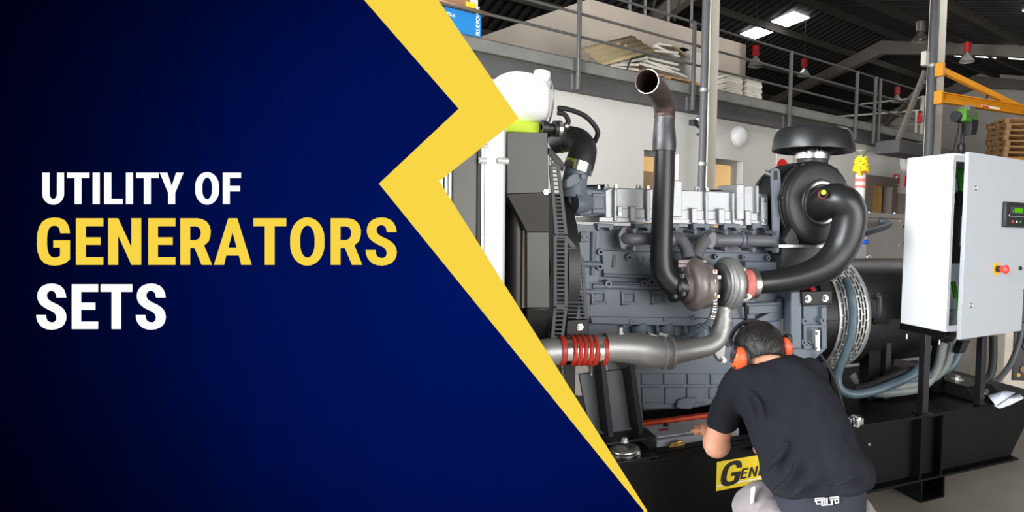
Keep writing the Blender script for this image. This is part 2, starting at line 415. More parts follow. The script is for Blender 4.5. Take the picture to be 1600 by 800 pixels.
MB().box((DR[0] - 0.2, NW + 1.2, 0), (DR[1] + 2.2, NW + 1.25, 2.6)).build('corridor_wall', 'wainscot', t)

# mezzanine: galvanised edge channel, dark fascia, slab
ZT = 3.27; ZC = WP(1000, 132, 5.85).z; ZB = WP(1000, 160, 5.98).z; WM = WP(1462, 240, 5.85).x
struct(MB().box((W0, 6.0, ZC - 0.1), (WM, 12.5, ZT - 0.02)).build('floor_mezzanine', 'fascia_dark', None, FW), 'mezzanine floor slab')
b = MB().box((W0, 5.85, ZC), (WM, 6.0, ZC + 0.012)); b.box((W0, 5.85, ZT - 0.012), (WM, 6.0, ZT)); b.box((W0, 5.9, ZC), (WM, 5.91, ZT)); b.box((W0, 5.85, ZC), (WM, 5.87, ZT))
struct(b.build('trim_2', 'beam_grey', None, FW), 'galvanised edge channel of the mezzanine')
struct(MB().box((W0, 5.98, ZB), (WM, 6.1, ZC)).build('trim_3', 'fascia_dark', None, FW), 'dark fascia beam below the mezzanine edge')
for px in (893, 1073, 1225):
    p = WP(px, 130, 5.96); struct(MB().box((p.x, 5.94, ZB), (p.x + 0.06, 5.98, ZC)).build('trim_4', 'fascia_dark', None, FW, bevel=0.004), 'stiffener plate on the mezzanine fascia')
# dark landing block at the far end of the mezzanine
a = WP(1388, 222, 5.6).x
struct(MB().box((a, 5.4, WP(1388, 228, 5.6).z - .12), (WM + 0.1, 5.84, WP(1388, 219, 5.6).z)).build('trim_5', 'fascia_dark', None, FW, bevel=0.01), 'dark steel landing beam at the end of the mezzanine')

# store room standing on the mezzanine
c0 = WP(921, 0, 7.0); ZR = 4.42
lf = FW.l(hit(752, 57, Vector((0, 0, 1)), Vector(), ZR)[0]); xr = WP(1166, 69, 7.0).x
dl = Vector((lf.x - c0.x, lf.y - 7.0, 0)); far = Vector((c0.x, 7.0, 0)) + dl * 1.6
b = MB().prism([(c0.x, 7.0, ZT - .02), (xr, 7.0, ZT - .02), (xr, 7.0, ZR), (c0.x, 7.0, ZR)], (0, 0.15, 0))
b.prism([(c0.x, 7.0, ZT - .02), (far.x, far.y, ZT - .02), (far.x, far.y, ZR), (c0.x, 7.0, ZR)], (0.12, 0.02, 0))
b.prism([(xr, 7.0, ZT - .02), (xr, 12, ZT - .02), (xr, 12, ZR), (xr, 7.0, ZR)], (-0.15, 0, 0))
struct(b.build('wall_store', 'wall_beige', None, FW), 'beige walls of the store room on the mezzanine')
p = WP(1166, 122, 7.0); q = WP(1178, 145, 7.0)
struct(MB().box((xr, 7.0, ZT - .02), (q.x, 7.3, p.z)).build('trim_6', 'wall_beige', None, FW), 'low beige wall stub beside the store room')

# ---- railing along the mezzanine edge
t = thing('mezzanine_railing', 'grey steel pipe railing along the mezzanine edge', 'railing', FW, (6, 5.85, ZT))
zr = [4.02, WP(1084, 70, 5.83).z, WP(1084, 101, 5.83).z]
we = WP(1430, 146, 5.83).x
for z in zr: MB().tube([(W0 + .2, 5.83, z), (we, 5.83, z)], 0.016, 8).build('rail', 'rail_steel', t)
for px, py in ((640, 40), (905, 60), (1085, 60), (1237, 90), (1340, 125), (1368.5, 135), (1376, 135)):
    x = WP(px, py, 5.82).x
    MB().box((x - 0.019, 5.8, ZB - 0.02), (x + 0.019, 5.845, 4.03)).build('post', 'rail_steel', t, bevel=0.004)
    MB().box((x - 0.06, 5.835, ZC), (x - 0.02, 5.85, ZT)).build('post_clamp', 'rail_steel', t)
# second railing returning at the far end, pale
t = thing('landing_railing', 'pale thin railing of the landing behind the diagonal braces', 'railing', FW, (13, 6, 3.3))
for (x0, y0), (x1, y1) in (((1345, 163), (1440, 152)), ((1300, 183), (1442, 172)), ((1375, 197), (1444, 194))):
    MB().tube([WP(x0, y0, 7.4), WP(x1, y1, 5.95)], 0.018, 6).build('rail', 'column_beige', t)
a, c = WP(1442, 150, 5.95), WP(1440, 226, 5.95)
MB().bar(a, (a.x, a.y, c.z), 0.05, 0.05).build('post', 'column_beige', t)
a, c = WP(1432.5, 172, 5.95), WP(1432, 222, 5.95)
MB().bar(a, (a.x, a.y, c.z), 0.03, 0.03).build('post', 'column_beige', t)
# thin ceiling struts behind the railing (above the store room)
t = thing('roof_strut_frame', 'pale thin vertical struts rising above the store room', 'frame', FW, (5, 7.6, 4.4))
for px, pt, pb in ((984, -40, 16), (1008, -40, 22), (1044, -40, 32), (1080, -40, 42)):
    a = WP(px, pb, 7.06); MB().bar((a.x, 7.06, a.z - .02), (a.x, 7.06, roof_z(7.06)), 0.03, 0.03).build('strut', 'aluminium_frame', t)
for (x0, y0), (x1, y1) in (((982, 14), (990, -30)), ((1018, 24), (1030, -30)), ((1053, 33), (1066, -12))):
    a, c = WP(x0, y0, 7.2), WP(x1, y1, 7.2); MB().bar(a, c, 0.03, 0.03).build('brace', 'purlin', t)

# ---- columns with the rain pipes beside them
def column(pxs, n, name, lab, py=150, dep=0.16):
    a = WP(pxs[2], py, n); c = WP(pxs[3], py, n); t = thing(name, lab, 'column', FW, ((a.x + c.x) / 2, n, 0))
    zt_ = roof_z(n) - 0.2; w_ = c.x - a.x
    MB().box((a.x, n, 0), (c.x, n + 0.012, zt_)).build('flange', 'column_beige', t)
    MB().box((a.x, n + dep, 0), (c.x, n + dep + 0.012, zt_)).build('flange', 'column_beige', t)
    MB().box(((a.x + c.x) / 2 - 0.006, n + 0.012, 0), ((a.x + c.x) / 2 + 0.006, n + dep, zt_)).build('web', 'column_beige', t)
    MB().box((a.x - 0.05, n - 0.05, 0), (c.x + 0.05, n + dep + 0.06, 0.02)).build('base_plate', 'column_beige', t)
    a = WP(pxs[0], py, n - 0.1); c = WP(pxs[1], py, n - 0.1); r_ = (c.x - a.x) / 2 * 0.8; x = (a.x + c.x) / 2
    p = thing('drain_pipe', 'grey drain pipe fixed to the ' + lab, 'pipe', FW, (x, n - 0.06, 0))
    MB().cyl((x, n - 0.06, 0), (x, n - 0.06, zt_), r_, 16).build('pipe', 'grey_pipe', p)
    for z in (1.2, 2.25, WP(pxs[0], 139 if n > 5 and pxs[0] < 1200 else 101, n - 0.1).z):
        MB().lathe([(r_, -0.02), (r_ * 1.12, -0.02), (r_ * 1.12, 0.02), (r_, 0.02)], (x, n - 0.06, z), (0, 0, 1), 16).build('pipe_clamp', 'aluminium_frame', p)
column((1097.5, 1109, 1109, 1121), 5.6, 'steel_column', 'tall beige steel column beside the office windows')
column((1456.5, 1465.5, 1465, 1476), 4.9, 'steel_column', 'tall beige steel column carrying the jib crane', 100)
# junction box and diagonal braces at the crane column
a, c = WP(1443, 80, 4.9), WP(1448, 104, 4.9)
tag(MB().box((a.x, 4.86, c.z), (c.x, 4.94, a.z)).build('junction_box', 'column_beige', None, FW, bevel=0.006), 'small pale junction box beside the crane column', 'box')
for (p0, p1, lab) in (((1403, 219, 5.7), (1446, 110, 5.15), 'longer diagonal steel brace leaning to the crane column'), ((1383, 197, 7.0), (1446, 128, 5.3), 'shorter diagonal steel brace behind the longer one')):
    tag(MB().bar(WP(*p0), WP(*p1), 0.07, 0.07).build('diagonal_brace', 'rafter', None, FW, bevel=0.004), lab, 'brace')
# handrail cable across the far bay
# ================================================================== THE GENERATOR SET (frame FG: u along, v across, z up)
def gp(b, poly, v, depth): return b.prism([P(x, y, v) for x, y in poly], (0, depth, 0))
def rect(x0, y0, x1, y1): return [(x0, y0), (x1, y0), (x1, y1), (x0, y1)]
def gbox(b, x0, y0, x1, y1, v, depth):
    """axis-aligned box whose front face covers the pixel rectangle"""
    a = P(x0, (y0 + y1) / 2, v); c = P(x1, (y0 + y1) / 2, v); t = P((x0 + x1) / 2, y0, v); d = P((x0 + x1) / 2, y1, v)
    return b.box((a.x, v, d.z), (c.x, v + depth, t.z))
def gtube(pts, k=5, n=14):
    """pts: (px, py, v, radius in px)"""
    q = catmull([tuple(P(x, y, v)) + (r * S(x, y, v),) for x, y, v, r in pts], k)
    return [p[:3] for p in q], [p[3] for p in q]
def gt(b, pts, k=5, n=14, caps=True):
    p, r = gtube(pts, k); return b.tube(p, r, n, caps)
def boss(b, x, y, v, rp, depth, n=14, hole=True):
    c = P(x, y, v); r = rp * S(x, y, v)
    if hole: return b.lathe([(r * .45, depth * .6), (r * .45, 0), (r * .9, 0), (r, depth * .15), (r, depth)], c, (0, 1, 0), n)
    return b.lathe([(1e-4, 0), (r * .85, 0), (r, depth * .2), (r, depth)], c, (0, 1, 0), n)
def hexbolt(b, c, axis, r, h):
    return b.lathe([(1e-4, h), (r, h), (r, h * .25), (r * 1.35, h * .25), (r * 1.35, 0)], c, axis, 6)

# ------------------------------------------------------------------ skid base
TOPZ, BOTZ = 0.487, 0.125
skid = thing('skid_base', 'black steel base frame carrying engine, alternator and control cabinet', 'base frame', FG, (0.6, 0.5, 0))
UL, UR = -1.25, P(1597, 660, 0).x + 0.25
ub = P(1592, 712, 0).x
def ibeam(v0, name):
    b = MB()
    b.prism([(UL, v0 + 0.055, BOTZ), (ub, v0 + 0.055, BOTZ), (UR, v0 + 0.055, TOPZ), (UL, v0 + 0.055, TOPZ)], (0, 0.012, 0))
    b.box((UL, v0, BOTZ - 0.006), (ub, v0 + 0.122, BOTZ + 0.008)); b.box((UL, v0, TOPZ - 0.012), (UR, v0 + 0.122, TOPZ))
    return b.build(name, 'rail_paint', skid, bevel=0.002)
rail = ibeam(0, 'side_rail'); ibeam(0.94, 'side_rail')
for x in (1438, 1471): 
    u = P(x, 720, 0.0).x; MB().box((u, 0.002, BOTZ + .008), (u + 0.01, 0.055, TOPZ - .012)).build('stiffener', 'rail_paint', skid)
    w_ = P(x - 4, 700, 0.054); b = MB()
    for k in range(6): b.ball((w_.x, 0.054, w_.z + 0.02 - k * 0.03), (0.004, 0.003, 0.016), 6, 4)
    b.build('weld_bead', 'raw_steel', skid)
for v0 in (0.0, 0.62):                                     # two channel feet on the floor
    u0, u1 = P(1440, 760, 0.0).x, P(1476, 760, 0.0).x
    b = MB().box((u0, v0, 0.0), (u0 + 0.008, v0 + 0.44, BOTZ - .006)); b.box((u1 - 0.008, v0, 0), (u1, v0 + 0.44, BOTZ - .006)); b.box((u0, v0, 0), (u1, v0 + 0.44, 0.008))
    b.build('foot', 'rail_paint', skid, bevel=0.001)
    b = MB().box((-0.9, v0, 0.0), (-0.892, v0 + 0.44, BOTZ - .006)); b.box((-0.7, v0, 0), (-0.692, v0 + 0.44, BOTZ - .006)); b.box((-0.9, v0, 0), (-0.692, v0 + 0.44, 0.008)); b.build('foot', 'rail_paint', skid)
ud = P(1215, 690, 0.1).x
MB().box((ud, 0.0, TOPZ - .001), (UR, 1.06, TOPZ + 0.006)).build('deck_plate', 'rail_paint', skid, bevel=0.001)
ue = P(1008, 716, 0.05).x
MB().box((UL, 0.0, TOPZ - .001), (ue, 1.06, TOPZ + 0.006)).build('deck_plate', 'rail_paint', skid, bevel=0.001)
MB().box((ue, 0.12, TOPZ - 0.24), (ud, 0.94, TOPZ - 0.23)).build('battery_tray', 'rail_paint', skid)
for u in (ue - 0.01, ud): MB().box((u, 0.067, BOTZ), (u + 0.01, 0.95, TOPZ - .001)).build('cross_plate', 'rail_paint', skid)
# raised cross channel under the alternator end
a = PZ(1440, 618, TOPZ); c = PZ(1535, 640, TOPZ)
b = MB(); ch = 0.085
q = [PZ(1455, 622, TOPZ + ch), PZ(1508, 633, TOPZ + ch), PZ(1540, 610, TOPZ + ch), PZ(1478, 600, TOPZ + ch)]
u0, u1, v0, v1 = P(1512, 630, .12).x, P(1512, 630, .12).x + 0.22, 0.1, 0.9
MB().taper([(u0, v0 - .05, TOPZ + .006), (u1, v0 - .05, TOPZ + .006), (u1, v1, TOPZ + .006), (u0, v1, TOPZ + .006)], [(u0, v0 + .03, TOPZ + ch), (u1, v0 + .03, TOPZ + ch), (u1, v1, TOPZ + ch), (u0, v1, TOPZ + ch)]).build('cross_channel', 'black_paint', skid, bevel=0.003)
b = MB(); hexbolt(b, ((u0 + u1) / 2, v0 - .01, TOPZ + .05), (0, -.8, .6), 0.014, 0.02); b.build('channel_bolt', 'zinc', skid)
b = MB(); hexbolt(b, (u0 + .1, v0 + .18, TOPZ + ch), (0, 0, 1), 0.016, 0.025); b.lathe([(0.001, 0.003), (.04, .003), (.04, 0)], (u0 + .1, v0 + .18, TOPZ + ch), (0, 0, 1)); b.build('channel_bolt', 'zinc', skid)
# chrome filler cap on the deck
c = PZ(1337, 665, TOPZ + .006); r = 0.034
b = MB().lathe([(1e-4, .052), (r * .7, .052), (r * .95, .046), (r, .03), (r, .012), (r * .72, .01), (r * .72, 0)], c, (0, 0, 1), 28)
capo = b.build('filler_cap', 'polished_steel', skid); b = MB()
for k in range(12):
    a = 2 * pi * k / 12; b.box((c.x + cos(a) * r - .004, c.y + sin(a) * r - .004, c.z + .012), (c.x + cos(a) * r + .004, c.y + sin(a) * r + .004, c.z + .04))
b.build('grip_ribs', 'polished_steel', capo, bevel=.001)
# yellow maker's plate on the rail
vs_ = 0.053; A_, B_ = P(1120.5, 722, vs_), P(1119.5, 767.5, vs_)
ux0 = A_.x; sh = A_.z - B_.z; plate = MB().box((ux0, vs_, B_.z), (ux0 + sh * 2.9, vs_ + .002, A_.z)).build('maker_plate', 'sticker_yellow', skid)
def outline(polys, name, m, parent, fx, thick):
    """filled lettering from outlines; fx maps 2D points into the parent's frame; thick is the extrusion vector"""
    cu = bpy.data.curves.new('tmp', 'CURVE'); cu.dimensions = '2D'; cu.fill_mode = 'BOTH'
    for pl in polys:
        sp = cu.splines.new('POLY'); sp.points.add(len(pl) - 1); sp.use_cyclic_u = True
        for i, (x, y) in enumerate(pl): sp.points[i].co = (x, y, 0, 1)
    tmp = bpy.data.objects.new('tmp', cu); COL.objects.link(tmp)
    me = bpy.data.meshes.new_from_object(tmp, depsgraph=bpy.context.evaluated_depsgraph_get()); bpy.data.objects.remove(tmp); bpy.data.curves.remove(cu)
    me.name = name; o = DATA[parent.name][1]
    bm = bmesh.new(); bm.from_mesh(me); bmesh.ops.remove_doubles(bm, verts=bm.verts, dist=1e-6)
    for v in bm.verts: v.co = Vector(fx(v.co.x, v.co.y)) - o
    ex = bmesh.ops.extrude_face_region(bm, geom=list(bm.faces)); bmesh.ops.translate(bm, verts=[e for e in ex['geom'] if isinstance(e, bmesh.types.BMVert)], vec=Vector(thick))
    bmesh.ops.recalc_face_normals(bm, faces=bm.faces); bm.to_mesh(me); bm.free()
    me.materials.clear(); me.materials.append(MATS[m])
    ob = bpy.data.objects.new(name, me); COL.objects.link(ob); ob.parent = parent; DATA[ob.name] = DATA[parent.name]; return ob
GL_G = [(308, 510), (304, 480), (293, 448), (272, 420), (240, 405), (200, 401), (155, 408), (120, 430), (97, 465), (85, 510), (82, 560), (82, 590), (87, 640), (104, 685), (133, 716), (168, 730), (205, 734), (245, 729), (280, 714), (308, 691), (308, 558), (196, 558), (196, 608), (243, 608), (243, 665), (225, 675), (203, 679), (178, 672), (160, 651), (151, 615), (149, 580), (149, 545), (152, 508), (162, 478), (178, 462), (198, 457), (220, 460), (234, 472), (241, 490), (245, 510)]
GL_E = [(353, 405), (540, 405), (540, 460), (418, 460), (418, 537), (521, 537), (521, 589), (418, 589), (418, 675), (540, 675), (540, 728), (353, 728)]
GL_N = [(577, 405), (643, 405), (738, 613), (738, 405), (803, 405), (803, 728), (738, 728), (643, 518), (643, 728), (577, 728)]
def plate_letter(poly, x0, y0, w, h, name):
    xs = [p[0] for p in poly]; ys = [p[1] for p in poly]; X0, X1, Y0, Y1 = min(xs), max(xs), min(ys), max(ys)
    fx = lambda x, y: (ux0 + (x0 + (x - X0) / (X1 - X0) * w + 0.22 * (y0 + (Y1 - y) / (Y1 - Y0) * h)) * sh, vs_ - .0006, B_.z + (y0 + (Y1 - y) / (Y1 - Y0) * h) * sh)
    outline([poly], name, 'ink_black', plate, fx, (0, .0006, 0))
MB().box((ux0, vs_ - .0004, B_.z + sh * .145), (ux0 + sh * 2.9, vs_, B_.z + sh * .19)).build('white_line', 'ink_white', plate)
plate_letter(GL_G, 0.06, 0.10, 0.78, 0.85, 'letter')
plate_letter(GL_E, 0.86, 0.26, 0.27, 0.36, 'letter'); plate_letter(GL_N, 1.19, 0.26, 0.34, 0.36, 'letter'); plate_letter(GL_E, 1.60, 0.26, 0.27, 0.36, 'letter')
b = MB(); hexbolt(b, P(1357, 694, .05), (0, -1, 0), .006, .01); b.build('rail_screw', 'zinc', skid)

# ------------------------------------------------------------------ engine
VB, VH = 0.36, 0.35
eng = thing('diesel_engine', 'grey-blue diesel engine with silver rocker covers and turbocharger', 'engine', FG, (0.1, 0.6, TOPZ))
# crankcase with stepped faces
b = MB()
gp(b, [(884, 352), (1235, 358), (1240, 372), (1243, 440), (1252, 470), (1290, 474), (1292, 560), (1240, 585), (985, 585), (960, 560), (905, 545), (893, 480), (887, 420)], VB + .02, 0.42)
blk = b.build('crankcase', 'engine_paint', eng, bevel=0.006)
def panel(poly, v, d, name='cast_panel', m='engine_paint', bev=.004): return gp(MB(), poly, v, d).build(name, m, blk, bevel=bev)
panel([(940, 391), (1010, 393), (1205, 396), (1225, 400), (1225, 430), (1040, 432), (943, 428)], VB, .04)
panel([(921, 440), (1180, 446), (1180, 499), (921, 495)], VB - .012, .05)
panel([(922, 495), (1184, 498), (1240, 470), (1245, 508), (1182, 512), (925, 506)], VB - .025, .06)
panel([(895, 350), (938, 352), (938, 395), (932, 470), (915, 520), (908, 460)], VB - .01, .05)
panel([(1165, 408), (1222, 410), (1224, 424), (1238, 428), (1238, 436), (1165, 430)], VB - .06, .1, bev=.008)
panel([(1170, 478), (1225, 474), (1232, 466), (1240, 486), (1170, 492)], VB - .03, .06)
panel([(1188, 503), (1216, 501), (1222, 497), (1240, 500), (1240, 570), (1190, 570)], VB - .04, .08, bev=.01)
panel(rect(1222, 498, 1234, 560), VB - .05, .02, 'raw_pad', 'aluminium_frame', .001)
for x, y in ((1230, 512), (1224, 526), (1228, 538)): 
    b = MB(); boss(b, x, y, VB - .052, 2.2, .01); b.build('pad_bolt', 'zinc', blk)
# recessed pockets: rims standing proud
for x0, y0, x1, y1 in ((924, 455, 946, 474), (971, 456, 993, 475), (1018, 456, 1040, 474)):
    b = MB(); a, c = P(x0, y0, VB - .012), P(x1, y1, VB - .012); t_ = .012
    for q in (((a.x, c.z), (a.x + t_, a.z)), ((c.x - t_, c.z), (c.x, a.z)), ((a.x, c.z), (c.x, c.z + t_)), ((a.x, a.z - t_), (c.x, a.z))):
        b.box((q[0][0], VB - .022, q[0][1]), (q[1][0], VB - .012, q[1][1]))
    b.build('pocket_rim', 'engine_paint', blk, bevel=.004)
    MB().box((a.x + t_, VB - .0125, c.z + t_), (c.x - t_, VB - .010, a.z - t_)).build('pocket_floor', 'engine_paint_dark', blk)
# ribs and oil gallery tubes
for pts in ([(905, 412, VB - .02, 5), (935, 413, VB - .02, 5)], [(900, 455, VB - .01, 5), (930, 456, VB - .01, 5)], [(925, 447, VB - .01, 5), (1175, 452, VB - .01, 4)], [(927, 362, VB - .01, 5), (925, 430, VB - .01, 4)], [(943, 430, VB, 3), (1060, 434, VB, 3)], [(960, 398, VB, 3), (958, 418, VB, 3)], [(996, 402, VB, 2), (998, 412, VB, 2), (1004, 413, VB, 2), (1006, 402, VB, 2)], [(1220, 474, VB - .03, 3), (1150, 477, VB - .03, 3)]):
    b = MB(); gt(b, pts, 4, 10); b.build('cast_rib', 'engine_paint', blk)
for x, y, r in ((939, 394, 5.5), (938, 417, 6), (984, 402, 5.5), (951, 444, 6.5), (1007, 443, 6), (1019, 441, 7), (915, 370, 6), (1120, 401, 4), (1163, 402, 4), (1201, 403, 4), (892, 358, 4), (988, 503, 5), (1040, 500, 4.5), (1085, 498, 4.5), (1220, 471, 4)):
    b = MB(); boss(b, x, y, VB - .03, r, .05); b.build('bolt_boss', 'engine_paint', blk)
gp(MB(), rect(907, 362, 921, 378), VB - .025, .04).build('sensor_block', 'engine_paint', blk, bevel=.004)
# scalloped crankcase bulges below the seam
for x in (1004, 1046, 1092, 1140, 1182):
    b = MB(); gt(b, [(x - 8, 506, VB + .01, 15), (x - 4, 520, VB + .01, 13), (x, 536, VB + .02, 11)], 4, 14); b.build('crank_bulge', 'engine_paint', blk)
for x in (974, 1026, 1070, 1115, 1162):
    b = MB(); gt(b, [(x, 506, VB - .01, 3.2), (x + 4, 540, VB + .005, 3)], 3, 8); b.build('cast_rib', 'engine_paint', blk)
# oil sump
b = MB(); gp(b, [(985, 575), (1230, 575), (1230, 598), (1150, 612), (1145, 626), (1090, 638), (1004, 643), (999, 628), (990, 600)], VB + .03, .4)
sump = b.build('oil_sump', 'engine_paint', eng, bevel=.014)
for poly in (rect(1002, 580, 1034, 602), rect(1037, 580, 1070, 602), rect(1074, 580, 1106, 602), rect(1110, 580, 1145, 602), rect(1003, 605, 1036, 630), rect(1039, 605, 1070, 632), rect(1073, 605, 1104, 630), rect(1108, 605, 1142, 624)):
    gp(MB(), poly, VB + .022, .02).build('sump_panel', 'engine_paint', sump, bevel=.006)
gp(MB(), [(1060, 625), (1070, 622), (1092, 622), (1086, 632), (1080, 640), (1064, 640), (1056, 636)], VB + .005, .05).build('drain_boss', 'engine_paint', sump, bevel=.006)
# bell housing
b = MB(); gp(b, [(1236, 478), (1292, 476), (1293, 545), (1285, 552), (1270, 566), (1240, 566)], VB - .09, .45); bell = b.build('bell_housing', 'engine_paint', eng, bevel=.008)
gp(MB(), rect(1236, 456, 1253, 545), VB - .12, .06).build('cast_panel', 'engine_paint', bell, bevel=.006)
for poly in (rect(1258, 508, 1290, 512), rect(1238, 503, 1252, 507), rect(1284, 480, 1292, 545), rect(1258, 540, 1282, 546), rect(1256, 478, 1260, 545)):
    gp(MB(), poly, VB - .115, .04).build('cast_rib', 'engine_paint', bell, bevel=.003)
for x, y, r in ((1258, 502, 6), (1286, 501, 5.5), (1257, 535, 5), (1264, 536, 4)):
    b = MB(); boss(b, x, y, VB - .125, r, .05); b.build('bolt_boss', 'engine_paint', bell)
brk = gp(MB(), [(1253, 456), (1300, 455), (1300, 474), (1254, 477)], VB - .135, .02).build('lift_bracket', 'black_paint', eng, bevel=.002)
for x, y in ((1262, 467), (1289, 466)):
    b = MB(); hexbolt(b, P(x, y, VB - .135), (0, -1, 0), .012, .018); b.lathe([(1e-4, .003), (.02, .003), (.02, 0)], P(x, y, VB - .135), (0, -1, 0), 16); b.build('bracket_bolt', 'zinc', brk)
b = MB(); gp(b, rect(1274, 516, 1281, 548), VB - .135, .008); b.build('earth_lug', 'zinc', eng, bevel=.001)
for x, y in ((1277, 521), (1276, 545)): b = MB(); hexbolt(b, P(x, y, VB - .136), (0, -1, 0), .009, .012); b.build('lug_bolt', 'zinc', eng)
# rocker covers (cast aluminium)
b = MB(); gp(b, [(945, 297), (955, 293.5), (1010, 295), (1150, 300), (1200, 303), (1200, 352), (960, 347), (935, 346), (935, 340), (946, 338)], VH, .34); cov = b.build('rocker_cover', 'cast_aluminium', eng, bevel=.005)
gp(MB(), [(936, 339), (1200, 345), (1200, 353), (936, 347)], VH - .012, .37).build('cover_flange', 'cast_aluminium', cov, bevel=.003)
gp(MB(), [(962, 325), (1184, 331), (1184, 347), (962, 342)], VH - .006, .02).build('cover_band', 'cast_aluminium', cov, bevel=.003)
for x0, y0, x1, y1 in ((1051, 282, 1066, 339), (1151, 288, 1163, 343), (1182, 290, 1186, 333)):
    gp(MB(), rect(x0, y0, x1, y1), VH - .035, .3 if x0 > 1180 else .2).build('cover_pillar', 'cast_aluminium', cov, bevel=.004)
gp(MB(), [(1163, 291), (1184, 290), (1184, 333), (1163, 331)], VH - .012, .3).build('cover_pillar', 'cast_aluminium', cov, bevel=.003)
gp(MB(), [(1190, 308), (1200, 308), (1200, 353), (1190, 352)], VH - .03, .25).build('cover_pillar', 'cast_aluminium', cov, bevel=.003)
for x0, y0, x1, y1 in ((959, 295, 965, 346), (1010, 296, 1016, 346), (1102, 299, 1107, 350), (1144, 301, 1149, 350), (1189, 330, 1192, 351)):
    gp(MB(), rect(x0, y0, x1, y1), VH - .02, .05).build('cover_rib', 'cast_aluminium', cov, bevel=.005)
for x0, y0, x1, y1 in ((965, 322, 973, 337), (985, 322, 994, 347), (1081, 325, 1090, 349), (1123, 326, 1133, 350), (1165, 329, 1174, 352)):
    gp(MB(), rect(x0, y0, x1, y1), VH - .03, .05).build('cover_block', 'cast_aluminium', cov, bevel=.004)
for x, y in ((1059, 289), (1059, 334), (1158, 293), (1156, 338), (969, 334), (1195, 313), (1195, 345)): b = MB(); boss(b, x, y, VH - .038, 3.0, .008); b.build('cover_bolt', 'polished_steel', cov)
for x, y in ((949, 290), (999, 291), (1090, 296)):
    r = 4.5 * S(x, y, VH); c = P(x, y, VH + .05); b = MB()
    b.lathe([(r * .45, 0), (r, 0), (r, .012), (r * .45, .012)], c, (0, 1, 0), 16, close=True); b.prism([(c.x - r * 1.9, c.y, c.z - r * 2.2), (c.x + r * 1.9, c.y, c.z - r * 2.2), (c.x + r * .9, c.y, c.z - r * .45), (c.x - r * .9, c.y, c.z - r * .45)], (0, .012, 0))
    b.build('lifting_ear', 'cast_aluminium', cov)
for x, y in ((962, 294), (1012, 296), (1104, 299), (1146, 301), (935, 295)): b = MB(); hexbolt(b, P(x, y, VH + .015), (0, 0, 1), .008, .016); b.build('top_bolt', 'polished_steel', cov)
b = MB(); gt(b, [(912, 294, VH + .12, 5), (945, 293, VH + .12, 5)], 3, 10); gt(b, [(1110, 299, VH + .12, 3), (1150, 300, VH + .12, 3)]); b.build('breather_pipe', 'black_plastic', eng)
# cylinder head lugs under the cover
for x in (945, 1004, 1048, 1095, 1143, 1188):
    gp(MB(), [(x - 12, 349), (x + 14, 350), (x + 14, 358), (x + 8, 361), (x + 6, 356), (x - 6, 356), (x - 8, 361), (x - 12, 358)], VB - .03, .06).build('head_lug', 'engine_paint', blk, bevel=.003)
# exhaust manifold
VM = 0.27
b = MB(); gt(b, [(976, 372, VM + .03, 9), (990, 373, VM, 9.5), (1030, 373, VM, 9.5), (1055, 374, VM, 11)], 4, 16); man = b.build('exhaust_manifold', 'manifold_iron', eng)
b = MB(); gt(b, [(1103, 374, VM, 11), (1120, 375, VM, 9.5), (1155, 375, VM, 9.5), (1156, 375, VM, 12), (1162, 375, VM, 12), (1163, 375, VM, 9.5), (1208, 377, VM + .02, 9)], 3, 16); b.build('manifold_branch', 'manifold_iron', man)
b = MB(); gt(b, [(1054, 372, VM, 11), (1064, 376, VM - .02, 10.5), (1072, 388, VM - .04, 10), (1076, 404, VM - .06, 11)], 5, 16); b.build('manifold_runner', 'manifold_iron', man)
b = MB(); gt(b, [(1112, 371, VM, 13), (1102, 376, VM - .02, 11), (1093, 388, VM - .04, 10), (1088, 404, VM - .06, 11)], 5, 16); b.build('manifold_runner', 'manifold_iron', man)
gp(MB(), [(1107, 366), (1114, 360), (1120, 364), (1122, 372), (1119, 384), (1113, 391), (1104, 387)], VM - .05, .06).build('manifold_flare', 'manifold_iron', man, bevel=.008)
b = MB(); gp(b, [(966, 366), (972, 355), (981, 354), (984, 362), (977, 373), (984, 385), (980, 392), (970, 388)], VM + .02, .03); b.build('port_flange', 'manifold_iron', man, bevel=.004)
for x, y in ((982, 359), (982, 387), (1077, 361), (1125, 362), (1168, 362), (1205, 363), (1125, 388), (1168, 389), (1205, 389)):
    a, c = P(x - 8, y, VM + .05), P(x + 5, y + 1, VM - .01); r = 4.2 * S(x, y, VM)
    b = MB().cyl(a, c, r * .72, 10); b.cyl(c, Vector(c) + Vector((.006, -.022, -.001)), r, 6); b.build('manifold_stud', 'manifold_iron', man)
gp(MB(), rect(1060, 406, 1104, 412), VM - .12, .1).build('turbo_flange', 'cast_iron', man, bevel=.002)
gp(MB(), rect(1060, 412.5, 1104, 418), VM - .12, .1).build('turbo_flange', 'cast_iron', man, bevel=.002)
for x in (1066, 1082, 1098): b = MB(); hexbolt(b, P(x, 419, VM - .1), (0, 0, -1), .008, .014); b.build('flange_bolt', 'raw_steel', man)
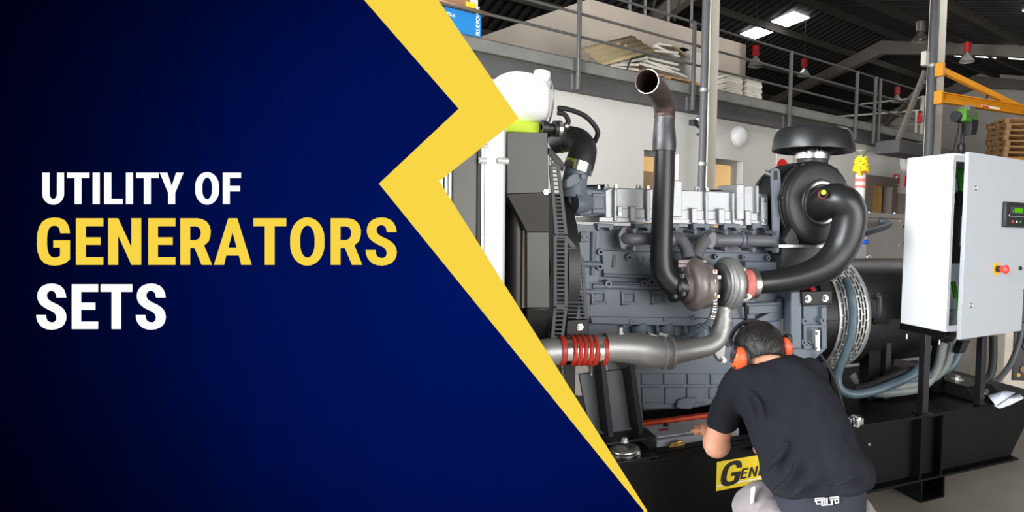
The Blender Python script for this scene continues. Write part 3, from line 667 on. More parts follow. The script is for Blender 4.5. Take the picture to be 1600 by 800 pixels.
# turbocharger, its shaft lying along the engine
VT = 0.17
tc_ = P(1081, 446, VT); s_ = S(1081, 446, VT)
def ux(px): return P(px, 446, VT).x
turbo = MB()
turbo.lathe([(1e-4, ux(1052)), (.045, ux(1052)), (.05, ux(1060)), (.062, ux(1066)), (.088, ux(1078)), (.108, ux(1090)), (.112, ux(1099)), (.104, ux(1106)), (.07, ux(1110)), (.05, ux(1114)), (1e-4, ux(1114))], (0, VT, tc_.z), (1, 0, 0), 36)
turbo = turbo.build('turbocharger', 'cast_iron', eng)
MB().tube(catmull([(ux(1082), VT, P(1082, 419, VT).z), (ux(1082), VT - .01, tc_.z + .06), (ux(1088), VT - .03, tc_.z + .02)], 4), .052, 16).build('turbine_inlet', 'cast_iron', turbo)
b = MB()      # scroll bulge on the turbine side
q = catmull([(ux(1083), VT + .09 * cos(a), tc_.z + .09 * sin(a), .045 - .02 * k / 9) for k, a in enumerate([radians(90 + 28 * i) for i in range(10)])], 3)
b.tube([p[:3] for p in q], [p[3] for p in q], 14); b.build('turbine_scroll', 'cast_iron', turbo)
b = MB().lathe([(.04, ux(1110)), (.055, ux(1112)), (.05, ux(1118)), (.04, ux(1126)), (.04, ux(1130))], (0, VT, tc_.z), (1, 0, 0), 28); b.build('bearing_housing', 'raw_steel', turbo)
b = MB().lathe([(.04, ux(1120)), (.094, ux(1121)), (.1, ux(1123)), (.1, ux(1126)), (.08, ux(1127))], (0, VT, tc_.z + .005), (1, 0, 0), 40); b.build('backplate', 'raw_steel', turbo)
b = MB().lathe([(.08, ux(1126)), (.105, ux(1126)), (.112, ux(1128)), (.118, ux(1128)), (.126, ux(1131)), (.12, ux(1132)), (.12, ux(1134)), (.128, ux(1135)), (.13, ux(1140)), (.122, ux(1145)), (.1, ux(1149)), (.085, ux(1152)), (.062, ux(1153)), (.062, ux(1157)), (1e-4, ux(1157))], (0, VT, tc_.z + .005), (1, 0, 0), 40); b.build('compressor_housing', 'pipe_aluminium', turbo)
for dz, dv in ((.075, -.03), (-.07, -.05), (.09, .05)): MB().cyl((ux(1136), VT + dv, tc_.z + dz), (ux(1158), VT + dv, tc_.z + dz), .015, 12).build('compressor_lug', 'pipe_aluminium', turbo, bevel=.003)
b = MB().lathe([(.06, ux(1157)), (.075, ux(1157)), (.08, ux(1162)), (.076, ux(1168)), (.074, ux(1171))], (0, VT, tc_.z), (1, 0, 0), 28); b.build('inlet_sleeve', 'pink_cover', turbo)
b = MB().lathe([(.07, ux(1169)), (.08, ux(1169)), (.08, ux(1177)), (.07, ux(1177))], (0, VT, tc_.z), (1, 0, 0), 28, close=True); b.build('sleeve_clamp', 'zinc', turbo)
b = MB(); hexbolt(b, P(1169, 463, VT - .09), (0, -1, 0), .01, .015); b.cyl(P(1163, 462, VT - .08), P(1172, 464, VT - .08), .006, 8); b.build('clamp_screw', 'zinc', turbo)
b = MB()      # oil feed fittings between the housings
gp(b, rect(1114, 421, 1121, 428), VT - .09, .03); gp(b, rect(1117, 430, 1127, 436), VT - .08, .03); gp(b, rect(1119, 460, 1125, 466), VT - .07, .03); gt(b, [(1117, 436, VT - .1, 3), (1117, 452, VT - .1, 2.4), (1117, 462, VT - .1, 3)], 3, 8); b.build('oil_fittings', 'zinc', turbo, bevel=.002)
b = MB(); gt(b, [(1117, 461, VT - .1, 2.6), (1117, 465, VT - .1, 2.6)], 2, 8); b.build('brass_nut', 'brass', turbo)
b = MB(); boss(b, 1118, 424, VT - .094, 2.4, .006, hole=False); b.build('red_plug', 'red_button', turbo)
# ribbed oil drain hose
def ribbed(pts, rp, name, m, parent, pitch=.011):
    p, r = gtube(pts, 14); L = 0; rad = []; path = []; acc = 0
    for i in range(len(p) - 1):
        a, c = Vector(p[i]), Vector(p[i + 1]); d = (c - a).length; k = max(1, int(d / (pitch / 4)))
        for j in range(k): path.append(a.lerp(c, j / k)); acc += d / k; rad.append((r[i] * (1 - j / k) + r[i + 1] * j / k) * (1 + .12 * sin(2 * pi * acc / pitch)))
    return MB().tube(path, rad, 10).build(name, m, parent)
ribbed([(1117, 466, VT - .09, 5), (1116.5, 480, VT - .08, 5), (1112, 497, VT - .05, 5)], 5, 'steel_braid_hose', 'zinc', turbo, .013)
ribbed([(1112, 497, VT - .05, 5), (1104, 507, VT - .02, 5), (1085, 520, VT + .05, 5), (1066, 529, VT + .12, 5.5), (1050, 529, VT + .17, 5.5)], 5, 'ribbed_hose', 'engine_paint', turbo, .012)
# exhaust stack: elbow out of the turbine, straight riser, raw steel top
b = MB(); gt(b, [(1068, 449, VT, 22), (1060, 447, VT, 21.5), (1047, 440, VT, 20.5), (1036, 425, VT, 19), (1033, 405, VT, 18)], 6, 24); stk = b.build('exhaust_elbow', 'black_satin', eng)
b = MB(); gt(b, [(1033, 405, VT, 17.6), (1034, 370, VT, 17.3), (1037, 290, VT, 16.8), (1038.5, 232, VT, 16.5)], 2, 24); b.build('exhaust_riser', 'black_satin', stk)
p, r = gtube([(1033.2, 408, VT, 18.6), (1033.3, 404, VT, 18.6)], 1); MB().tube(p, r, 24).build('weld_seam', 'black_satin', stk)
b = MB(); gt(b, [(1037.5, 236, VT, 18.6), (1038, 222, VT, 18.8), (1038, 200, VT, 17.2), (1038.5, 183, VT, 16)], 4, 24); b.build('reducer_sleeve', 'scuffed_steel', stk)
b = MB(); gt(b, [(1038.5, 185, VT, 15.8), (1038, 172, VT, 15.5), (1034, 154, VT - .03, 16), (1024, 139, VT - .1, 17.5), (1011, 127, VT - .21, 19)], 6, 24, False); o = b.build('outlet_bend', 'rusty_steel', stk, solid=.006)
p, r = gtube([(1038.6, 186, VT, 16.6), (1038.6, 182, VT, 16.6)], 1); MB().tube(p, r, 24).build('weld_seam', 'raw_steel', stk)
p, r = gtube([(1012.5, 128.2, VT - .2, 19.2), (1011, 127, VT - .21, 19.2)], 1); ax = Vector(p[-1]) - Vector(p[-2])
MB().lathe([(r[-1] * .965, -.004), (r[-1] * 1.0, -.004), (r[-1] * 1.0, .001), (r[-1] * .965, .001)], p[-1], ax, 32, close=True).build('cut_rim', 'zinc', stk)
b = MB().lathe([(.04, ux(1050)), (.07, ux(1050)), (.07, ux(1055)), (.04, ux(1055))], (0, VT, P(1052, 449, VT).z), (1, 0, 0), 28, close=True); b.build('pipe_flange', 'black_paint', stk)
for x, y in ((1067, 431), (1069, 459), (1056, 463)): b = MB(); hexbolt(b, P(x, y, VT - .07), (-1, -.3, 0), .009, .012); b.build('flange_bolt', 'zinc', stk)
# lifting plate at the flywheel end
lp = gp(MB(), [(1205, 268), (1208, 263), (1216, 263), (1219, 268), (1221, 300), (1217, 395), (1208, 395), (1207, 330)], VB - .09, .012).build('lifting_plate', 'engine_paint', eng, bevel=.002)
gp(MB(), [(1209, 267), (1215, 267), (1215, 281), (1209, 281)], VB - .0915, .002).build('lifting_slot', 'ink_black', lp, bevel=.0)
b = MB(); gt(b, [(1215, 390, VB - .03, 4), (1220, 400, VB - .04, 4), (1216, 412, VB - .02, 4)], 5, 10); gt(b, [(1222, 385, VB - .02, 3.5), (1227, 398, VB - .03, 3.5), (1220, 412, VB, 3.5)], 5, 10); b.build('coolant_hoses', 'grey_hose', eng)
# black oil dipstick pipe
b = MB(); gt(b, [(1163, 462, VB - .05, 2.6), (1165, 480, VB - .05, 2.6), (1167, 512, VB - .03, 2.6), (1170, 530, VB - .02, 2.6)], 4, 8); b.build('dipstick_pipe', 'black_rubber', eng)
b = MB(); gt(b, [(1147, 471, VB - .05, 3), (1155, 471, VB - .05, 3)], 2, 6); b.build('brass_fitting', 'brass', eng)
# charge air pipe
VC = 0.13
b = MB(); gt(b, [(1130, 478, VC + .03, 13.5), (1129, 500, VC + .03, 14), (1127, 515, VC + .03, 14.5), (1120, 531, VC + .02, 15), (1104, 541, VC + .01, 15.5), (1080, 546, VC, 17), (1056, 550, VC, 19), (1040, 551, VC, 23), (1020, 550, VC, 25), (1000, 546, VC, 25), (975, 543.5, VC, 23), (945, 543, VC, 22)], 5, 24); cp_ = b.build('charge_air_pipe', 'pipe_aluminium', eng)
for pts in ([(1130, 486, VC + .03, 14.8), (1130, 483, VC + .03, 14.8)], [(1128, 512, VC + .03, 15.2), (1128, 508, VC + .03, 15.2)], [(1129.5, 500, VC + .03, 15.6), (1130, 496, VC + .03, 15.6)], [(944, 543, VC, 23), (949, 543, VC, 23)]):
    p, r = gtube(pts, 1); MB().tube(p, r, 24).build('pipe_bead', 'pipe_aluminium', cp_)
for x in (1034, 1046):
    p, r = gtube([(x - 2.2, 551, VC, 27), (x + 2.2, 550.6, VC, 26.5)], 1); MB().tube(p, r, 24).build('pipe_flange', 'pipe_aluminium', cp_, bevel=.002)
gp(MB(), [(1030, 519), (1044, 522), (1050, 528), (1050, 577), (1044, 572), (1040, 577), (1030, 575)], VC + .01, .03).build('pipe_joint', 'pipe_aluminium', cp_, bevel=.004)
gp(MB(), [(1012, 519), (1040, 527), (1046, 534), (1020, 530)], VC + .02, .04).build('pipe_lug', 'pipe_aluminium', cp_, bevel=.005)
gp(MB(), [(1115, 550), (1132, 538), (1135, 540), (1132, 566), (1124, 566)], VC + .03, .03).build('pipe_lug', 'pipe_aluminium', cp_, bevel=.005)
b = MB(); hexbolt(b, P(1129, 562, VC + .03), (0, -1, 0), .012, .02); b.build('lug_bolt', 'zinc', cp_)
b = MB(); hexbolt(b, P(969, 522, VC), (0, 0, 1), .013, .03); b.build('pipe_plug', 'pipe_aluminium', cp_)
gp(MB(), rect(973, 542, 982, 548), VC - .06, .02).build('cast_mark', 'pipe_aluminium', cp_, bevel=.003)
# red convoluted hose with steel bands
p, r = gtube([(800, 556, VC + .2, 21), (815, 553, VC + .08, 21), (845, 551, VC, 21), (862, 549.5, VC, 21.5), (872, 549, VC, 21), (944, 545, VC, 21)], 3); MB().tube(p, r, 24).build('cooler_outlet', 'pipe_aluminium', eng)
hose = MB()
for x in (877, 941.5):
    gt(hose, [(x - 4, 548, VC, 22), (x - 3, 548, VC, 23.3), (x + 3, 547.5, VC, 23.3), (x + 4, 547.5, VC, 22)], 1, 24, False)
for i, x in enumerate((893, 901, 909.5, 918, 926.5)):
    gt(hose, [(x - 4.2, 547.5, VC, 21), (x - 2.6, 547.5, VC, 23.6), (x, 547.4, VC, 24.6), (x + 2.6, 547.3, VC, 23.6), (x + 4.2, 547.2, VC, 21)], 2, 24, False)
hose = hose.build('convoluted_hose', 'red_silicone', eng)
for x0, x1 in ((881, 889.5), (931, 938)):
    p, r = gtube([(x0, 548, VC, 21), (x0 + .3, 548, VC, 22.6), (x1 - .3, 547.5, VC, 22.6), (x1, 547.5, VC, 21)], 1); MB().tube(p, r, 24).build('hose_band', 'polished_steel', hose)
for x in (897, 905, 913.7, 922):
    p, r = gtube([(x - .6, 547.5, VC, 22.3), (x + .6, 547.5, VC, 22.3)], 1); MB().tube(p, r, 24).build('hose_ring', 'polished_steel', hose)
for x, y in ((878, 572), (923, 568)):
    b = MB(); c = P(x, y, VC); a = P(x + 1, y + 18, VC)
    b.cyl(c, a, .005, 8)
    for k in range(5): b.lathe([(.006, -.003), (.014, 0), (.006, .003)], Vector(c).lerp(a, .15 + k * .15), Vector(a) - Vector(c), 12)
    b.build('spring_screw', 'zinc', hose)
# thermostat housing, hose elbow and clamp
b = MB(); gp(b, [(888, 300), (905, 292), (946, 297), (947, 335), (912, 337), (890, 332)], VB - .04, .2); th = b.build('thermostat_housing', 'engine_paint', eng, bevel=.01)
gp(MB(), rect(926, 302, 946, 308), VB - .05, .04).build('cast_rib', 'engine_paint', th, bevel=.003)
gp(MB(), rect(926, 326, 946, 333), VB - .05, .04).build('cast_rib', 'engine_paint', th, bevel=.003)
b = MB(); gt(b, [(896, 308, VB - .02, 22), (897, 290, VB - .02, 20), (900, 272, VB - .02, 19), (905, 258, VB - .02, 20)], 4, 20); b.build('outlet_neck', 'engine_paint', th)
gp(MB(), [(880, 288), (888, 276), (897, 270), (908, 272), (912, 278), (904, 287), (893, 293), (883, 294)], VB - .1, .03).build('cover_plate', 'engine_paint', th, bevel=.005)
for x, y in ((887, 288), (910, 276), (893, 302), (921, 318), (907, 331)): b = MB(); hexbolt(b, P(x, y, VB - .1 if y < 300 else VB - .055), (0, -1, 0), .011, .014); b.build('housing_bolt', 'engine_paint', th)
b = MB(); gt(b, [(896, 318, VB - .06, 17), (908, 318, VB - .05, 16), (920, 316, VB - .03, 12)], 4, 16); b.build('housing_bulge', 'engine_paint', th)
el = MB(); gt(el, [(904, 262, VB - .02, 23), (909, 246, VB - .02, 22), (911, 232, VB, 21), (903, 220, VB + .04, 20), (886, 217, VB + .1, 19), (868, 222, VB + .16, 18)], 6, 24); el = el.build('coolant_elbow_hose', 'black_rubber', eng)
p, r = gtube([(901, 268, VB - .02, 23.8), (905, 254, VB - .02, 23.8)], 1); MB().tube(p, r, 28).build('wide_hose_clamp', 'polished_steel', el)
for x, y in ((893, 217.5), (884, 217.5), (877, 219)):
    p, r = gtube([(x - .4, y, VB + .08 + (893 - x) * .004, 20.6), (x + .4, y, VB + .078 + (893 - x) * .004, 20.6)], 1); MB().tube(p, r, 24).build('wire_clamp', 'brass', el)
# front engine bracket with welded ribs, and its rubber mount
br = MB(); VBr = .2
gp(br, [(905, 585), (996, 575), (1008, 680), (925, 692)], VBr + .05, .02); br = br.build('engine_mount_bracket', 'bracket_steel', eng, bevel=.003)
for poly in ([(938, 566), (946, 565), (959, 682), (951, 684)], [(983, 565), (991, 564), (1006, 677), (999, 680)]):
    gp(MB(), poly, VBr - .06, .13).build('bracket_rib', 'black_paint', br, bevel=.002)
a = PZ(925, 690, P(960, 688, VBr).z)
zb = P(970, 686, VBr - .05).z
MB().box((P(925, 690, VBr).x, VBr - .075, zb - .012), (P(1015, 685, VBr).x, VBr + .12, zb)).build('bracket_foot', 'black_paint', br, bevel=.002)
for x, y in ((935, 602), (937, 626), (941, 656), (979, 596), (982, 626), (986, 656)):
    b = MB(); gt(b, [(x, y - 7, VBr + .046, 3), (x + 1.5, y + 8, VBr + .046, 3)], 2, 8); b.build('bracket_slot', 'ink_black', br)
c = P(976, 702, VBr - .1)
b = MB().lathe([(1e-4, zb - .012), (.03, zb - .012), (.055, zb - .018), (.066, zb - .025), (.067, zb - .028), (.05, zb - .031), (.03, zb - .034), (1e-4, zb - .034)], (c.x, c.y, 0), (0, 0, 1), 32); mt = b.build('rubber_mount', 'zinc', eng)
b = MB().lathe([(.02, zb - .03), (.05, zb - .034), (.072, zb - .037), (.072, zb - .043), (.03, zb - .046)], (c.x, c.y, 0), (0, 0, 1), 32); b.build('mount_base', 'zinc', mt)
b = MB(); hexbolt(b, (c.x, c.y - .0, zb + .003), (0, 0, 1), .014, .02); hexbolt(b, (c.x + .045, c.y - .045, zb - .04), (0, 0, 1), .01, .016); b.build('mount_bolts', 'zinc', mt)
MB().box((c.x - .12, c.y - .1, TOPZ + .004), (c.x + .12, c.y + .12, max(TOPZ + .012, zb - .044))).build('mount_pad', 'black_paint', mt, bevel=.003)
# ------------------------------------------------------------------ air cleaner on top of the flywheel end
VF = .2
ca = P(1283, 317, VF); Rf = .225
af = MB().lathe([(1e-4, -.006), (.12, -.006), (.125, 0), (.19, .0), (.205, .006), (.215, .016), (.218, .03), (.21, .036), (.218, .042), (.218, .06), (Rf, .062), (Rf, .09), (.215, .094), (.215, .30), (.205, .36), (.18, .40), (.12, .43), (1e-4, .43)], ca, (0, 1, 0), 56)
air = af.build('air_cleaner', 'black_plastic', eng, angle=30)
for h in (.11, .135, .29):
    MB().lathe([(.214, h), (.222, h), (.222, h + .012), (.214, h + .012)], ca, (0, 1, 0), 48, close=True).build('housing_band', 'black_satin', air)
MB().lathe([(.1, -.012), (.112, -.012), (.112, -.002), (.1, -.002)], Vector(ca) + Vector((0, 0, 0)), (0, 1, 0), 40, close=True).build('outlet_clamp', 'zinc', air)
b = MB()
for k, a in enumerate((55, 118, 175, 235, 300, 355)):
    aa = radians(a); r0 = .222; o_ = Vector(ca) + Vector((cos(aa) * r0, .03, sin(aa) * r0)); b.bar(o_, o_ + Vector((0, .07, 0)), .024, .014, (cos(aa), 0, sin(aa)))
b.build('lid_clips', 'black_satin', air, bevel=.003)
b = MB()
for k in range(6): a = radians(95 + k * 8); o_ = Vector(ca) + Vector((cos(a) * .219, .12, sin(a) * .219)); b.bar(o_, o_ + Vector((0, .12, 0)), .01, .012, (cos(a), 0, sin(a)))
b.build('housing_fins', 'black_plastic', air)
# saddle under the cleaner
gp(MB(), [(1225, 375), (1240, 350), (1250, 382), (1230, 386)], VF + .02, .2).build('saddle', 'black_plastic', air, bevel=.004)
MB().box((ca.x - .26, VF + .0, ca.z - .235), (ca.x + .22, VF + .4, ca.z - .222)).build('saddle_plate', 'zinc', air)
MB().box((ca.x - .2, VF + .06, ca.z - .42), (ca.x + .16, VF + .36, ca.z - .236)).build('saddle_pedestal', 'guard_steel', air)
# wing clip
b = MB(); gt(b, [(1196, 267, VF + .15, 2.5), (1203, 273, VF + .12, 2.5), (1212, 272, VF + .1, 2)], 4, 8); gt(b, [(1197, 274, VF + .14, 1.6), (1206, 267, VF + .12, 1.6)], 2, 6); b.build('wire_clip', 'zinc', air)
# inlet neck and rain cap
VN = VF + .17
cn = P(1270, 243, VN); sN = S(1270, 243, VN)
MB().lathe([(.085, -.09), (.085, 0)], (cn.x, VN, cn.z), (0, 0, 1), 32).build('inlet_neck', 'black_plastic', air)
MB().lathe([(.085, -.022), (.096, -.022), (.096, .028), (.085, .028)], (cn.x, VN, cn.z), (0, 0, 1), 36, close=True).build('neck_clamp', 'polished_steel', air)
MB().lathe([(.09, .02), (.105, .04), (.19, .05), (.222, .012), (.226, .012), (.226, .03), (.218, .085), (.205, .115), (.19, .128), (.16, .133), (1e-4, .138)], (cn.x, VN, cn.z + .01), (0, 0, 1), 56).build('rain_cap', 'black_satin', air, angle=25)
b = MB()
for k in range(36):
    a = 2 * pi * k / 36; o_ = Vector((cn.x + cos(a) * .098, VN + sin(a) * .098, cn.z + .02)); b.bar(o_, o_ + Vector((cos(a) * .07, sin(a) * .07, .035)), .003, .02)
b.build('cap_vanes', 'black_plastic', air)
# big intake elbow from the cleaner to the turbocharger
b = MB(); gt(b, [(1276, 322, VF + .01, 25), (1288, 318, VF - .06, 26), (1302, 313, VF - .12, 26.5), (1318, 316, VF - .16, 27), (1327, 332, VF - .17, 27), (1325, 358, VF - .165, 26.5), (1314, 388, VF - .15, 25.5), (1292, 414, VF - .13, 23.5), (1262, 429, VF - .1, 21), (1225, 438, VF - .06, 19), (1195, 441, VF - .035, 18), (1170, 443, VF - .03, 17.5)], 6, 28)
ip = b.build('intake_elbow', 'black_satin', eng)
c = P(1286, 303, VF - .15); d = Vector((-.55, -.75, .1)).normalized()
b = MB().lathe([(1e-4, .075), (.014, .075), (.018, .068), (.018, .035), (.022, .034), (.022, 0)], Vector(c) - d * .03, d, 20); g = b.build('restriction_indicator', 'black_plastic', ip)
MB().lathe([(.0225, .01), (.0235, .01), (.0235, .03), (.0225, .03)], Vector(c) - d * .03, d, 20, close=True).build('red_band', 'red_button', g)
MB().lathe([(1e-4, .078), (.012, .077), (.013, .074)], Vector(c) - d * .03, d, 16).build('yellow_window', 'hivis_yellow', g)
# ------------------------------------------------------------------ radiator pack
VR = .06
rad = thing('radiator_pack', 'radiator with grey fan shroud and white expansion tank at the engine front', 'radiator', FG, (-0.95, 0.5, TOPZ))
def zpx(x, y, v): return P(x, y, v)
def solid(poly_v, depth, name, m, parent, bev=.003):
    """poly_v: (px, py, v) outline of the front face, extruded across the set"""
    return MB().prism([P(*q) for q in poly_v], (0, depth, 0)).build(name, m, parent, bevel=bev)
# core and side frame, reaching down to the deck
a, c = P(757, 300, VR), P(790, 300, VR); zt = P(775, 200, VR).z
fr_ = MB().box((a.x, VR, TOPZ + .006), (c.x - .02, VR + .03, zt)); fr_.cyl((c.x - .02, VR + .025, TOPZ + .006), (c.x - .02, VR + .025, zt), .024, 16)
frame_ = fr_.build('side_frame', 'bright_zinc_sheet', rad, bevel=.003)
MB().box((a.x + .01, VR + .03, TOPZ + .006), (c.x - .03, 1.0, zt - .02)).build('core', 'guard_steel', rad)
for x, r_, L in ((760, .011, .02), (789, .011, .03)):
    q = P(x, 252, VR); MB().lathe([(1e-4, -.01), (r_, -.01), (r_ * 1.1, -.006), (r_ * 1.1, L), (1e-4, L)], Vector(q) + Vector((-.02, -.012, 0)), (1, 0, 0), 18).build('frame_pin', 'bright_zinc_sheet', frame_)
q = P(769, 252, VR); MB().lathe([(1e-4, .004), (.008, .004), (.009, .002), (.014, .002), (.014, 0)], q, (0, -1, 0), 20).build('frame_bolt', 'bright_zinc_sheet', frame_)
q = P(752, 229, VR); MB().box((q.x - .035, VR - .03, q.z - .006), (q.x + .025, VR + .05, q.z + .006)).build('top_lug', 'polished_steel', frame_, bevel=.004)
# charge air cooler standing left of it
a, c = P(706, 300, VR), P(746, 300, VR)
cac = MB().box((a.x, VR, TOPZ + .006), (c.x, .95, zt - .02)).build('charge_cooler', 'cooler_grey', rad, bevel=.006)
MB().box((c.x, VR - .006, TOPZ + .006), (c.x + .012, .9, zt - .02)).build('edge_strip', 'black_plastic', cac)
MB().box((c.x + .013, VR - .012, TOPZ + .006), (c.x + .022, .9, zt - .02)).build('edge_strip', 'bright_zinc_sheet', cac)
for x in (690, 697, 703): 
    q = P(x, 300, VR); MB().box((q.x - .006, VR + .0, TOPZ + .006), (q.x + .006, .9, zt - .03)).build('edge_strip', 'bright_zinc_sheet', cac, bevel=.002)
# fan shroud: wide top box, sloping transition, narrower lower box
vs1, vs2 = .07, .13
sh_ = solid([(792, 206, vs1), (856, 207, vs1), (857, 301, vs1), (792, 303, vs1)], .8, 'fan_shroud', 'shroud_steel', rad)
MB().taper([P(792, 303.5, vs1), P(857, 301.5, vs1), P(858, 362, vs2), P(823, 362, vs2)], [Vector(P(792, 303.5, vs1)) + Vector((0, .75, 0)), Vector(P(857, 301.5, vs1)) + Vector((0, .75, 0)), Vector(P(858, 362, vs2)) + Vector((0, .65, 0)), Vector(P(823, 362, vs2)) + Vector((0, .65, 0))]).build('shroud_transition', 'shroud_steel', sh_, bevel=.002)
solid([(823, 362.5, vs2), (858, 362.5, vs2), (859, 481, vs2), (823, 481, vs2)], .7, 'shroud_lower', 'shroud_steel', sh_)
MB().taper([P(823, 481.5, vs2), P(859, 481.5, vs2), P(856, 530, vs2 + .07), P(822, 530, vs2 + .07)], [Vector(q) + Vector((0, .6, 0)) for q in (P(823, 481.5, vs2), P(859, 481.5, vs2), P(856, 530, vs2 + .07), P(822, 530, vs2 + .07))]).build('shroud_chin', 'black_satin', sh_, bevel=.006)
q = P(800, 300, .2); zl = P(800, 306, .2).z
MB().cyl((q.x + .02, .21, TOPZ + .006), (q.x + .02, .21, zl), .045, 24).build('filler_tube', 'black_satin', rad)
MB().box((q.x - .05, .26, TOPZ + .006), (q.x + .12, .9, zl)).build('shroud_back', 'black_paint', rad)
q = P(816, 360, .19); MB().box((q.x - .004, .17, P(816, 480, .19).z), (q.x + .014, .28, P(816, 340, .19).z)).build('tan_strip', 'stone_beige', rad)
b = MB(); hexbolt(b, P(853, 300, vs1), (0, -1, 0), .009, .01); b.build('shroud_bolt', 'zinc', sh_)
# perforated fan guard strips
def ladder(L0, L1, R0, R1, v, n, name, bw=5):
    """strip with a row of slots: outer edges given as pixel points, n rungs"""
    t = solid([(L0[0], L0[1], v), (L0[0] + bw, L0[1], v), (L1[0] + bw, L1[1], v), (L1[0], L1[1], v)], .012, name, 'guard_steel', rad, .0)
    solid([(R0[0] - bw, R0[1], v), (R0[0], R0[1], v), (R1[0], R1[1], v), (R1[0] - bw, R1[1], v)], .012, 'guard_edge', 'guard_steel', t, .0)
    b = MB()
    for k in range(n + 1):
        f = k / n; xl = L0[0] + (L1[0] - L0[0]) * f + bw - .5; xr_ = R0[0] + (R1[0] - R0[0]) * f - bw + .5; y = L0[1] + (L1[1] - L0[1]) * f
        th_ = 1.1 if 0 < k < n else 3.5
        b.prism([P(xl, y - th_, v), P(xr_, y - th_, v), P(xr_, y + th_, v), P(xl, y + th_, v)], (0, .012, 0))
    tag(b.build('guard_rungs', 'guard_steel', t), kind='stuff')
    return t
ladder((858, 258), (867, 366), (875, 258), (887, 366), .12, 17, 'fan_guard')
ladder((865, 368), (865, 479), (887, 368), (887, 479), .12, 17, 'fan_guard')
ladder((865, 480), (861, 528), (887, 480), (881, 528), .14, 7, 'fan_guard')
gb = solid([(887, 370, .16), (893, 376, .16), (913, 404, .16), (920, 499, .16), (914, 499, .16), (908, 408, .16), (888, 380, .16)], .01, 'side_guard', 'guard_steel', rad, 0)
b = MB()
for k in range(19):
    y = 388 + k * 6; xr_ = 900 + (y - 385) * .55 if y < 406 else 911 + (y - 406) * .075
    b.bar(P(887, y, .16), P(xr_, y + .5, .16), .005, .005)
tag(b.build('guard_wires', 'guard_steel', gb), kind='stuff')
solid([(886, 500, .155), (920, 499, .155), (921, 532, .155), (884, 532, .155)], .02, 'guard_foot', 'black_paint', gb)
b = MB(); hexbolt(b, P(906, 511, .155), (0, -1, 0), .012, .014); b.build('guard_bolt', 'zinc', gb)
# mesh wedge between shroud and hose
b = MB()
for k in range(7): b.bar(P(857 + k * .5, 240 + k * 2.6, .2), P(857 + k * 4, 240 + k * 2.6, .2), .003, .003)
for k in range(5): b.bar(P(858 + k * 4, 239 + k * 4.5, .2), P(858 + k * 4, 258, .2), .003, .003)
tag(b.build('guard_mesh', 'guard_steel', gb), kind='stuff')
solid([(857, 230, .22), (866, 236, .22), (884, 258, .22), (880, 268, .22), (857, 240, .22)], .02, 'guard_arm', 'black_paint', gb)
MB().box((P(822, 540, .25).x, .25, TOPZ + .007), (P(900, 560, .25).x, .85, P(860, 531, .25).z)).build('dark_fill_box', 'black_paint', rad, bevel=.005)  # black box added to darken the pale gap below the shroud
# dark fan behind the guards
q = P(870, 420, .5)
MB().lathe([(.05, 0), (.36, .0), (.36, .05), (.05, .05)], (P(866, 420, .5).x - .03, .5, P(866, 420, .5).z), (1, 0, 0), 40, close=True).build('fan_ring', 'black_plastic', rad)
# expansion tank on top
vt = .14
ct = P(822, 154, vt + .1); st = S(822, 154, vt + .1)
tb = MB(); NX = 40
rows = []
x0, x1 = P(772, 154, vt).x, P(873, 154, vt).x; zc = (P(822, 114, vt + .12).z + P(822, 195, vt + .04).z) / 2; hz = (P(822, 114, vt + .12).z - P(822, 195, vt + .04).z) / 2
def sgn(x, p): return math.copysign(abs(x) ** p, x)
for i in range(25):
    f = -1 + 2 * i / 24; e = (1 - abs(f) ** 2.6) ** (1 / 2.6) if abs(f) < 1 else 0.0; e = max(e, .02)
    rows.append([((x0 + x1) / 2 + (x1 - x0) / 2 * f, vt + .16 + .17 * e * sgn(cos(t), .75), zc + hz * e * sgn(sin(t), .75) * (1.0 if f > -.2 else 1.0 - .12 * (-.2 - f))) for t in [2 * pi * k / 32 for k in range(33)]])
tb.grid(rows); tank = tb.build('expansion_tank', 'white_plastic', rad, angle=60)
q = P(847, 120, vt + .1); MB().cyl((q.x, vt + .1, q.z - .08), (q.x, vt + .1, P(847, 111, vt + .1).z), .034, 24).build('tank_cap', 'white_plastic', tank, bevel=.006)
b = MB(); p_ = [((x0 + x1) / 2 + (x1 - x0) * .42, vt + .16 + .155 * cos(t), zc + hz * .94 * sin(t)) for t in [2 * pi * k / 36 for k in range(36)]]
b.tube(p_, .004, 6, closed=True); b.build('tank_seam', 'aluminium_frame', tank)
q0, q1 = P(788, 205, vt), P(846, 190, vt)
MB().box((q0.x, vt + .02, q0.z + .001), (q1.x, vt + .3, q1.z)).build('tank_cradle', 'hivis_yellow', rad, bevel=.006)
b = MB().lathe([(.012, 0), (.03, 0), (.03, .02), (.02, .022), (.02, .05), (.034, .052), (.034, .066), (.012, .066)], P(846, 199, vt), (1, .1, 0), 20); b.build('sensor_fitting', 'black_plastic', rad)
b = MB().lathe([(.01, .066), (.036, .067), (.036, .082), (.02, .083)], P(846, 199, vt), (1, .1, 0), 20); b.build('fitting_ring', 'polished_steel', rad)
b = MB(); gt(b, [(871, 176, vt + .1, 4), (882, 179, vt + .1, 4), (888, 190, vt + .1, 4), (880, 200, vt + .1, 4.2), (862, 208, vt + .1, 4.5), (850, 212, vt + .14, 4.5)], 6, 12); b.build('vent_hose', 'black_rubber', rad)
b = MB(); gt(b, [(872, 169, vt + .16, 4), (888, 171, vt + .17, 4), (912, 180, vt + .19, 4), (928, 195, vt + .2, 4), (934, 208, vt + .21, 4), (929, 222, vt + .24, 4)], 6, 12); b.build('vent_hose', 'black_rubber', rad)
